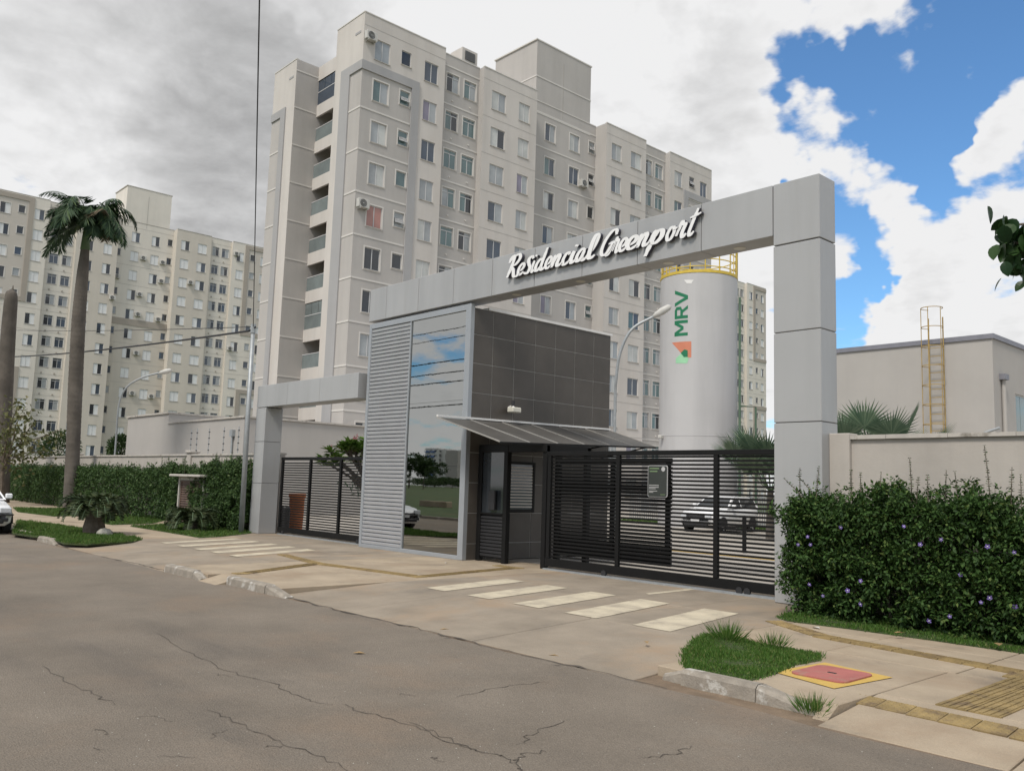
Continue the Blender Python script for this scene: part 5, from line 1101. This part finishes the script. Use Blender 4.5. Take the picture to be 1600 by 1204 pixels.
for k in range(20):
    a = random.uniform(0, 6.28); frond(rp, c1+Vector((0, 0, -.1)), rr*math.cos(a)+fw*math.sin(a)+Vector((0, 0, random.uniform(.1, 1.7))), random.uniform(1.6, 2.6), random.uniform(.8, 1.9), M['frondb' if k == 4 else 'frond'], .05, .7, 48, wind=rr*random.gauss(-.03, .04), hang=random.uniform(.3, 1.3))
bt_ = thing('bare_palm_trunk', 'bare grey palm trunk without a crown at the left edge', 'palm trunk', (-36.3, -3.2, 0))
bD = 44.0; tb = [dep(px, py, bD) for px, py in ((0, 790), (3, 700), (8, 600), (13, 520), (17, 470), (18, 452))]; tb[0].z = -.1
MB().tube(catmull(tb, 5), [float(x)*.5*bD/FPX for x in np.interp(np.linspace(0, 1, 26), [0, .3, .8, .95, 1], [26, 24, 19, 15, 4])], 12).build('trunk', M['palmbark'], bt_, True)
MB().tube([dep(17, 475, bD), dep(20, 458, bD), dep(20.5, 446, bD)], [.12, .06, .02], 5).build('broken_stub', M['palmbark'], bt_)
# sparse small tree at the left edge
stt = thing('small_tree', 'small tree with sparse dry leaves at the left edge behind the white car', 'tree', (-33.5, -3.4, 0)); sD = 41.0
def limb(pix, r0, r1, dj=0.0):
    P = [dep(px, py, sD+dj*i) for i, (px, py) in enumerate(pix)]; Q = catmull(P, 5); MB().tube(Q, [r0+(r1-r0)*i/(len(Q)-1) for i in range(len(Q))], 6).build('limb', M['bark'], stt); return Q
Q0 = [dep(0, 792, sD), dep(2, 760, sD), dep(3, 735, sD)]; Q0[0].z = -.05; MB().tube(Q0, [.16, .13, .11], 8).build('trunk', M['bark'], stt)
LM = [limb([(3, 740), (14, 712), (30, 694), (60, 684), (95, 672)], .07, .015, .2), limb([(3, 735), (8, 700), (18, 660), (30, 630)], .06, .012, -.3), limb([(14, 712), (32, 714), (58, 706), (75, 708)], .035, .01, .5), limb([(3, 720), (-12, 690), (-30, 650)], .06, .015), limb([(30, 694), (45, 670), (62, 655)], .03, .01, -.4), limb([(3, 730), (20, 690), (26, 660), (50, 640)], .04, .01, -.6)]
P = []
for Q in LM:
    for q in Q[len(Q)//4:]:
        for k in range(random.randint(1, 6)): P.append(q+Vector([random.gauss(0, .22) for _ in range(3)]))
for k in range(420): q = dep(random.gauss(20, 20), random.gauss(685, 30), sD+random.gauss(0, .8)); P.append(q)
P = np.array([tuple(p) for p in P]); leaves('foliage', P, rdir(len(P), -.2), rdir(len(P), 1), .26*RNG.uniform(.5, 1.2, len(P)), .15, M['dry'], stt, 'stuff')
# cycads
def cycad(label, p, trunk_h, tr_r, R_, n, z=.02):
    c = thing('cycad', label, 'cycad', (p[0], p[1], 0), 'cycads on the verge')
    b = MB(); b.lathe([(tr_r*1.15, -.05), (tr_r*1.2, trunk_h*.3), (tr_r, trunk_h*.65), (tr_r*1.05, trunk_h), (0, trunk_h+.05)], (p[0], p[1]), 12); b.build('stem', M['bark'], c)
    for i in range(n):
        a = i*2.399+random.uniform(-.2, .2); e = .35+1.1*(i/n)
        frond(c, (p[0], p[1], trunk_h), (math.cos(a), math.sin(a), e*.9), R_*random.uniform(.85, 1.1), 1.0, M['cycad'], .034, .24, 44, hang=-.2)
pc = G(146, 834, .0); cycad('cycad with a stout trunk on the grass near the road', pc, .62, .24, 1.05, 44)
MB_s = MB().lathe([(.22, 0), (.2, .1), (.12, .17), (0, .2)], tuple(G(163, 836))[:2], 9).build('pale_stone', M['stone']); tag(MB_s, 'pale stone lying beside the cycad trunk', 'stone')
pc = G(300, 828, .0); cycad('low cycad in front of the meter cabinet', pc, .25, .22, 1.0, 38)
# fan palms
def fan_palm(label, base, ht, R_, n, spread=1.0):
    f = thing('fan_palm', label, 'palm tree', base, 'fan palms in the yard'); base = Vector(base)
    MB().tube([base, base+Vector((.03, 0, ht*.45))], [.16, .12], 9).build('trunk', M['palmbark'], f); hub0 = base+Vector((.03, 0, ht*.45))
    for i in range(n):
        a = i*2.399; e = .5+1.1*(i/n); d = Vector((math.cos(a)*spread, math.sin(a)*spread, e)).normalized(); hub = hub0+d*(ht*.5)*random.uniform(.75, 1.05)
        st_ = MB().tube([hub0, hub0.lerp(hub, .5)+Vector((0, 0, .05)), hub], [.02, .016, .012], 4).build('leaf_stalk', M['shaft'], f)
        s = d.cross(Vector((0, 0, 1))).normalized(); u = s.cross(d); P = []; D = []; U = []
        for k in range(34):
            q = math.radians(-120+240*k/33); P.append(hub); D.append(d*math.cos(q)+s*math.sin(q)+u*.15-Vector((0, 0, .12*abs(math.sin(q))))); U.append(u)
        leaves('fan_leaf', np.array([tuple(p) for p in P]), np.array([tuple(p) for p in D]), np.array([tuple(p) for p in U]), R_*RNG.uniform(.85, 1.05, 34), R_*.075, M['fan'], st_)
q = at(1350, 690, 1, 6.0); fan_palm('blue green fan palm showing above the wall right of the pillar', (q.x, 6.0, 0), q.z+.62, .66, 15, .6)
fan_palm('fan palm behind the sliding gate near the white hatchback', (-11.2, 17.2, 0), 3.9, 1.05, 18)
fan_palm('smaller fan palm at the right end of the sliding gate view', (-9.2, 16.2, 0), 3.5, .95, 14)
# plumeria behind the left gate
pm = thing('plumeria_tree', 'plumeria with pink flowers rising above the left gate', 'tree', (-14.9, 2.1, 0)); LP = []
def branch(p, d, ln, r, k):
    q = p+d*ln; MB().tube([p, p.lerp(q, .5)+Vector((0, 0, -.03)), q], [r, r*.85, r*.7], 6).build('branch', M['bark'], pm)
    if k == 0: LP.append(q); return
    for i in range(2 if k < 3 else 3):
        a = random.uniform(0, 6.28); branch(q, (d*.7+Vector((math.cos(a)*.6, math.sin(a)*.5, .35))).normalized(), ln*.72, r*.7, k-1)
random.seed(5); branch(Vector((-14.9, 2.1, 0)), Vector((-.12, 0, 1)).normalized(), 1.15, .09, 3)
for (x, y, z) in ((-17.3, 1.6, 2.25), (-16.9, 1.9, 2.35), (-16.5, 1.4, 2.5), (-16.0, 1.7, 2.55), (-15.6, 1.5, 2.7), (-15.2, 1.6, 2.6), (-15.9, 1.9, 2.3), (-16.4, 1.5, 2.2)): MB().tube([(-14.9, 2.0, 1.0), (x*.5-14.9*.5, 1.9, 1.75), (x, y, z)], [.05, .04, .03], 5).build('branch', M['bark'], pm); LP.append(Vector((x, y, z)))
P = []; D = []
for q in LP:
    for i in range(26):
        a = i*2.4; P.append(tuple(q+Vector((0, 0, random.uniform(-.15, .05))))); D.append((math.cos(a), math.sin(a), random.uniform(-.1, .8)))
leaves('foliage', P, D, np.tile([0, 0, 1.0], (len(P), 1))+RNG.normal(0, .2, (len(P), 3)), .38*RNG.uniform(.7, 1.1, len(P)), .14, M['plum'], pm, 'stuff')
for px, py in ((518, 701), (553, 688), (548, 692), (557, 684)):
    q = at(px, py, 1, 1.5); b = MB()
    for j in range(5):
        cx_, cy_, cz_ = q.x+random.uniform(-.09, .09), q.y, q.z+random.uniform(-.06, .07)
        for k in range(5): a = k*math.tau/5; b.add([(cx_, cy_, cz_), (cx_+.05*math.cos(a-.35), cy_-.02, cz_+.05*math.sin(a-.35)), (cx_+.075*math.cos(a), cy_-.01, cz_+.075*math.sin(a)), (cx_+.05*math.cos(a+.35), cy_-.02, cz_+.05*math.sin(a+.35))], [(0, 1, 2, 3)])
    b.build('flower_cluster', M['pink'], pm)
# young plant and terracotta pot behind the left gate
yp = thing('young_tree', 'slender young tree behind the middle of the left gate', 'tree', (-16.5, 3.0, 0)); MB().tube([(-16.4, 3.0, 0), (-16.4, 3, 1.0), (-16.6, 3, 1.6)], [.03, .025, .015], 5).build('trunk', M['bark'], yp)
n = 160; P = np.c_[RNG.normal(-16.9, .45, n), RNG.normal(3, .3, n), RNG.normal(1.6, .2, n)]; leaves('foliage', P, rdir(n), rdir(n, 1), .28, .07, M['fan'], yp, 'stuff')
pt = thing('terracotta_pot', 'tall orange terracotta planter behind the left end of the gate', 'planter', (-18.2, 1.6, 0)); c = at(463, 800, 1, 1.5); c = (c.x, 1.5)
MB().lathe([(.21, 0), (.23, .5), (.24, 1.05), (.27, 1.10), (.27, 1.2), (.22, 1.2), (.21, 1.1), (0, 1.08)], c, 20).build('body', M['terra'], pt, True)
bo = thing('bollard', 'short black bollard beside the terracotta planter behind the gate', 'bollard', (-18.3, .9, 0)); c = at(446, 800, 1, .8); MB().lathe([(.14, 0), (.14, .75), (.1, .82), (0, .85)], (c.x, .8), 12).build('body', M['blackpl'], bo)
bo = thing('bollard', 'thin black post in the yard behind the sliding gate', 'bollard', (-7.6, 9.2, 0)); c = G(1163, 862); MB().lathe([(.06, 0), (.06, 1.0), (0, 1.03)], (c.x, c.y), 10).build('body', M['iron'], bo)
# iron railing and verge behind the yard
fr = thing('yard_railing', 'white vertical bar railing behind the white hatchback', 'railing', (-19, 24.5, 0))
MB().box(-25, 25.6, 1.45, -12, 25.65, 1.5).build('rail', M['galv'], fr); MB().box(-25, 25.6, .1, -12, 25.65, .15).build('rail', M['galv'], fr); b0 = None
for i in range(100):
    o = MB().box(0, 25.61, .1, .03, 25.64, 1.5).build('bar', M['galv'], fr) if b0 is None else mk('bar', b0, fr); b0 = o.data; o.location.x = -25+i*.13
lawn([(-25, 24.4), (-13, 24.4), (-13, 26.5), (-25, 26.5)], 5000, .2, .03, M['grassfar'])
# round shrubs over the left wall
def shrub(label, p, r, n, mat, cat='shrub'):
    t = thing('shrub', label, cat, (p[0], p[1], 0)); d = rdir(n); P = d*(r*RNG.uniform(.6, 1.05, n))[:, None]; P += np.array([p[0], p[1], p[2]]); P[:, 2] += .15*r*np.sin(P[:, 0]*4/r)
    leaves('foliage', P, d+rdir(n)*.7, rdir(n, 1), .20*RNG.uniform(.6, 1.2, n), .11, mat, t, 'stuff'); MB().tube([(p[0], p[1], 0), (p[0], p[1], p[2])], [.06, .03], 5).build('stem', M['bark'], t)
q = dep(190, 702, 52); shrub('round shrub peeping over the wall beside the left street lamp', (q.x, q.y, q.z), .75, 1800, M['tree'])
q = dep(92, 705, 60); shrub('shrub peeping over the wall left of the palm trunk', (q.x, q.y, q.z), 1.3, 2500, M['tree'])
# overhanging tree at the right edge, trunk out of the frame
ot = thing('overhanging_tree', 'large leaved tree reaching into the frame at the right edge', 'tree', (6.3, -4.4, 0)); random.seed(12)
MB().tube([(6.3, -4.4, -.1), (6.25, -4.5, 1.6), (6.1, -4.6, 3.2), (5.9, -4.6, 4.4)], [.15, .13, .1, .06], 10).build('trunk', M['bark'], ot, True)
P = []; D = []; S = []
def spray(pa, pb_, n, jit=.10):
    pa = Vector(pa); pb_ = Vector(pb_); MB().tube([pa, pa.lerp(pb_, .5)+Vector((0, 0, .06)), pb_], [.03, .02, .008], 5).build('branch', M['bark'], ot)
    for i in range(n):
        t = random.uniform(.25, 1.02); q = pa.lerp(pb_, t)+Vector([random.gauss(0, jit) for _ in range(3)]); P.append(tuple(q)); D.append((random.gauss(-.25, .5), random.gauss(-.2, .5), -.9+random.gauss(0, .35))); S.append(random.uniform(.09, .16))
e1 = dep(1578, 352, 6.0); e2 = dep(1580, 415, 6.0); e3 = dep(1600, 640, 6.2)
spray((5.6, -4.9, 3.55), e1, 110, .06); spray((5.6, -4.9, 3.3), e2, 80, .06); spray((5.5, -5.0, 3.4), dep(1584, 380, 6.0), 80, .07); spray((6.1, -4.6, 2.6), dep(1612, 644, 6.2), 22, .06)
for k in range(6): spray((6.0, -4.6, 4.0), (6.2+random.uniform(.2, 1.6), -4.4+random.uniform(-.3, 1.5), 3.6+random.uniform(0, 1.4)), 45, .2)
b = MB()
for p, d, s in zip(P, D, S):
    d = Vector(d).normalized(); sd_ = d.cross(Vector((random.gauss(0, 1), random.gauss(0, 1), random.gauss(0, 1)))).normalized(); u = sd_.cross(d); p = Vector(p); w_ = s*.34
    prof_ = ((.0, 0), (.1, .55), (.28, .95), (.5, 1.0), (.72, .78), (.9, .35), (1, 0)); up_ = u*s*.06
    L0 = [p+d*s*t+sd_*w_*h_+u*s*.05*h_-up_*t*t*3 for t, h_ in prof_]; R0 = [p+d*s*t-sd_*w_*h_+u*s*.05*h_-up_*t*t*3 for t, h_ in prof_[1:-1]]; C0 = [p+d*s*t-up_*t*t*3 for t, h_ in prof_[1:-1]]
    V = L0+R0+C0; nL = len(L0); nR = len(R0); F = [(0, 1, nL+nR), (nL, 0, nL+nR), (nL-2, nL-1, nL+2*nR-1), (nL-1, nL+nR-1, nL+2*nR-1)]
    for q_ in range(nR-1): F += [(1+q_, 2+q_, nL+nR+q_+1, nL+nR+q_), (nL+q_+1, nL+q_, nL+nR+q_, nL+nR+q_+1)]
    b.add(V, F); NFL = len(F)
o = b.build('foliage', M['big'], ot, kind='stuff'); a = o.data.attributes.new('rnd', 'FLOAT', 'FACE'); a.data.foreach_set('value', np.repeat(RNG.random(len(P)), NFL).astype(np.float32))

# ------------------------------------------------------------------ cars (local: nose towards -Y, driver side towards +X)
def car(name, label, loc, rz, suv):
    root = thing(name, label, 'car', (0, 0, 0)); 
    if suv: st = [(-2.05, .42, .72, .62), (-2.0, .36, .80, .74), (-1.75, .32, .90, .82), (-1.2, .30, .98, .87), (-.75, .28, 1.02, .88), (0, .27, 1.03, .88), (1.2, .28, 1.06, .88), (1.8, .32, 1.08, .85), (2.05, .40, 1.02, .76), (2.1, .50, .85, .70)]; rf = [(-.80, 1.02), (-.1, 1.46), (.3, 1.54), (1.3, 1.53), (1.75, 1.45), (2.02, 1.06)]; wr, fy, by = .33, -1.27, 1.32
    else: st = [(-1.95, .35, .62, .60), (-1.9, .25, .70, .74), (-1.7, .22, .78, .80), (-1.2, .22, .86, .83), (-.7, .22, .91, .84), (0, .22, .92, .84), (1.0, .23, .94, .84), (1.6, .25, .95, .82), (2.0, .30, .92, .78), (2.1, .40, .80, .70)]; rf = [(-.75, .91), (.05, 1.36), (.4, 1.42), (1.0, 1.40), (1.35, 1.30), (1.7, .95)]; wr, fy, by = .29, -1.2, 1.25
    b = MB(); V = []; n = len(st)
    for (y, z0, z1, hw) in st:
        zm = z0+(z1-z0)*.55; half = [(hw*.80, z0), (hw*.98, z0+.10), (hw, zm), (hw*.965, z1-.07), (hw*.88, z1)]
        V += [(x, y, z) for x, z in half]+[(0, y, z1+.012)]+[(-x, y, z) for x, z in half[::-1]]
    m = 11; F = []
    for i in range(n-1):
        for j in range(m-1): F.append((i*m+j, i*m+j+1, (i+1)*m+j+1, (i+1)*m+j))
        F.append((i*m+m-1, i*m, (i+1)*m, (i+1)*m+m-1))
    F += [tuple(range(m)), tuple((n-1)*m+j for j in range(m-1, -1, -1))]; b.add(V, F)
    b.build('body', M['carw'], root, True)
    zb = rf[0][1]; zt = max(z for _, z in rf)
    def hwz(z): return .80-.20*(z-zb)/(zt-zb)+.03
    b = MB(); V = []
    for y, z in rf: h = hwz(z); V += [(h, y, z), (-h, y, z)]
    k = len(rf); F = [(2*i, 2*i+2, 2*i+3, 2*i+1) for i in range(k-1)]+[tuple(2*i for i in range(k-1, -1, -1)), tuple(2*i+1 for i in range(k))]; b.add(V, F); b.build('cabin', M['carw'], root)
    def rp_(y): return float(np.interp(y, [p[0] for p in rf], [p[1] for p in rf]))
    def sidewin(y0, y1, name):
        zz0 = zb+.03
        for sg in (1, -1):
            pts = []
            for y in (y0, y1): pts.append((y, zz0))
            ymid = np.linspace(y1, y0, 5)
            for y in ymid: pts.append((float(y), max(zz0+.01, rp_(float(y))-.07)))
            V = [(sg*(hwz(z)+.006), y, z) for y, z in pts]; MB().add(V, [tuple(range(len(V))) if sg > 0 else tuple(range(len(V)-1, -1, -1))]).build(name, M['carglass'], root)
    sidewin(rf[0][0]+.18, .38, 'side_window'); sidewin(.46, rf[-1][0]-.25, 'side_window')
    def screen(a, c, name):
        (y0, z0), (y1, z1) = a, c; o = .008; h0, h1 = hwz(z0)-.07, hwz(z1)-.06; s = -1 if y0 < y1 else 1
        def mixp(t): return y0+(y1-y0)*t, z0+(z1-z0)*t
        (ya, za), (yb, zb2) = mixp(.07), mixp(.93); V = [(h0, ya+s*o, za+o), (-h0, ya+s*o, za+o), (-h1, yb+s*o, zb2+o), (h1, yb+s*o, zb2+o)]
        MB().add(V, [(0, 1, 2, 3) if s > 0 else (3, 2, 1, 0)]).build(name, M['carglass'], root)
    screen(rf[0], rf[1], 'windscreen'); screen(rf[-1], rf[-2], 'rear_window')
    yf = st[0][0]
    for sg in (1, -1):
        MB().cbox(sg*.44, yf-.03, st[0][2]-.13 if suv else .58, sg*.72, yf+.18, st[0][2]+.0 if suv else .73, .02).build('headlight', M['lamp'], root)
        MB().cbox(sg*.46, yf-.035, .36, sg*.66, yf+.1, .45, .01).build('fog_lamp', M['blackpl'], root)
        q = MB().cbox(sg*.86, rf[0][0]+.22, zb+.02, sg*1.04, rf[0][0]+.36, zb+.17, .03).build('wing_mirror', M['carw'], root)
        for wy in (fy, by):
            w_ = MB().lathe([(wr*.62, -.09), (wr*.92, -.1), (wr, -.06), (wr, .06), (wr*.92, .1), (wr*.62, .09)], (0, 0), 24, 0, 0).build('wheel', M['tyre'], root, True); w_.location = (sg*.77, wy, wr-.02)
            r_ = MB().lathe([(wr*.63, sg*.07), (wr*.58, sg*.085), (wr*.5, sg*.05), (.0, sg*.05)], (0, 0), 20, 0, 0)
            r_.build('wheel_disc', M['blackpl'], w_)
            for sp in range(5): a = sp*math.tau/5; MB().tube([(sg*.075, .03*math.cos(a), .03*math.sin(a)), (sg*.085, wr*.58*math.cos(a), wr*.58*math.sin(a))], [.035, .03], 5).build('spoke', M['rim'], w_)
            MB().add([(sg*.885, wy+(wr+.025)*math.cos(q2), wr+(wr+.025)*math.sin(q2)) for q2 in [math.pi*(i/12) for i in range(13)]]+[(sg*.885, wy-wr-.02, .27), (sg*.885, wy+wr+.02, .27)], [tuple(range(15))]).build('wheel_arch', M['blackpl'], root)
    MB().cbox(-.42, yf-.03, st[0][2]-.14, .42, yf+.1, st[0][2]-.02, .01).build('grille', M['blackpl'], root)
    MB().cbox(-.55, yf-.04, .30, .55, yf+.1, .42, .02).build('bumper_intake', M['blackpl'], root); MB().box(-.2, yf-.055, .46, .2, yf-.03, .56).build('number_plate', M['plate'], root)
    if not suv: MB().cbox(-.78, yf-.05, .52, .78, yf+.12, .56, .008).build('bumper_strip', M['blackpl'], root)
    else:
        for sg in (1, -1): MB().tube([(sg*.62, .1, zt+.02), (sg*.62, .3, zt+.05), (sg*.62, 1.2, zt+.05), (sg*.62, 1.4, zt+.02)], .018, 5).build('roof_rail', M['rim'], root)
    MB().box(-.72, -1.6, .2, .72, 1.7, .32).build('underbody', M['blackpl'], root)
    root.location = loc; root.rotation_euler = (0, 0, rz); return root
car('white_hatchback', 'white hatchback parked in the yard behind the sliding gate', (-15.5, 20.3, -.03), math.radians(5), True)
car('white_saloon', 'white saloon parked by the kerb, only its front corner in view at the left edge', (-22.35, -6.87, ROAD_Z), math.radians(90), False)

# ------------------------------------------------------------------ litter
def leaf_litter(px, py, label, s=.06, mat='dleaf', z=0.006, name='fallen_leaf', cat='leaf'):
    p = G(px, py, z); a = random.uniform(0, 6.28); c, sn = math.cos(a)*s, math.sin(a)*s
    o = MB().add([(p.x-c, p.y-sn, z), (p.x-sn*.5, p.y+c*.5, z+.012), (p.x+c, p.y+sn, z+.004), (p.x+sn*.5, p.y-c*.5, z+.015)], [(0, 1, 2, 3)]).build(name, M[mat]); tag(o, label, cat)
for a in ((1010, 1003, 'brown leaf lying on the driveway ramp'), (694, 983, 'small dark leaf on the ramp near the gutter'), (865, 1024, 'brown leaf on the sandy ramp edge')): leaf_litter(*a)
leaf_litter(1560, 1006, 'dry brown leaf on the grass strip under the right hedge', .09, z=.07); leaf_litter(1405, 988, 'pale dry leaf on the grass under the hedge', .07, z=.07)
leaf_litter(561, 1020, 'flat yellow leaf on the asphalt', .07, 'dleaf', -.094); leaf_litter(1140, 1062, 'white paper scrap in the gutter at the kerb', .05, 'paper', -.085, 'paper_scrap', 'litter')
leaf_litter(1275, 980, 'white paper strip on the slab beside the grass', .08, 'paper', .008, 'paper_scrap', 'litter'); leaf_litter(697, 879, 'small white scrap on the pavement by the guardhouse', .06, 'paper', .008, 'paper_scrap', 'litter')
b = MB()
for i in range(300):
    px, py = random.uniform(40, 1500), random.uniform(960, 1200); p = G(px, py, ROAD_Z)
    if p.y > -6.0: continue
    s = random.uniform(.002, .006); b.add([(p.x-s, p.y, ROAD_Z), (p.x+s*.6, p.y-s, ROAD_Z), (p.x+s, p.y+s*.7, ROAD_Z), (p.x, p.y, ROAD_Z+s)], [(0, 1, 3), (1, 2, 3), (2, 0, 3)])
b.build('grit', M['stone'], kind='stuff')

# ------------------------------------------------------------------ across the street (mirrored in the glass)
ob = thing('white_blue_tower', 'white apartment tower with blue balconies across the field', 'apartment building', (-402, -305, 0))
MB().box(-412, -312, -.2, -398.5, -300, 22.6).build('wall', M['white'], ob); MB().box(-398.5, -312, -.2, -393, -301, 22).build('wall', M['white'], ob); MB().box(-392, -312, -.2, -381, -300, 21.2).build('wall', M['gr'], ob)
for k in range(8):
    for i in range(2):
        bl = MB().box(-411+i*5, -300, .9+k*2.7, -408+i*5, -299, 2.0+k*2.7).build('balcony', M['bluebk'], ob)
    for i in range(3): MB().box(-407.6+i*4.6, -300.0, 1.4+k*2.7, -406.2+i*4.6, -299.95, 2.6+k*2.7).build('window', M['g_dark'], ob)
sb = tag(MB().cbox(-50, -30, -.16, -46.5, -29.4, .3, .03).build('concrete_bench', M['slab']), 'long concrete bench on the field across the street', 'bench')
for i, (x, y, h, r, lab) in enumerate(((-233, -160, 14, 6, 'tall dense tree across the field'), (-222, -158, 10, 5, 'rounder lower tree across the field'), (-330, -240, 4, 14, 'broad low shrub mass across the field'), (-300, -232, 4, 14, 'second broad low shrub mass across the field'), (-352, -262, 4.5, 14, 'third broad low shrub mass across the field'))):
    t = thing('field_tree', lab, 'tree', (x, y, 0), 'trees across the field'); n = 2600
    d = rdir(n); c = np.array([[random.gauss(0, r*.4), random.gauss(0, r*.4), random.gauss(0, h*.12)] for _ in range(9)])[RNG.integers(0, 9, n)]
    P = c+d*np.array([r*.45, r*.45, min(h*.3, 1.9)])*RNG.uniform(.6, 1, n)[:, None]+np.array([x, y, h*.62]); P[:, 2] = np.maximum(P[:, 2], .1)
    leaves('crown', P, d+rdir(n)*.6, rdir(n, 1), .7, .45, M['tree'], t, 'stuff'); MB().tube([(x, y, -.2), (x+.2, y, h*.65)], [.3, .12], 8).build('trunk', M['bark'], t)
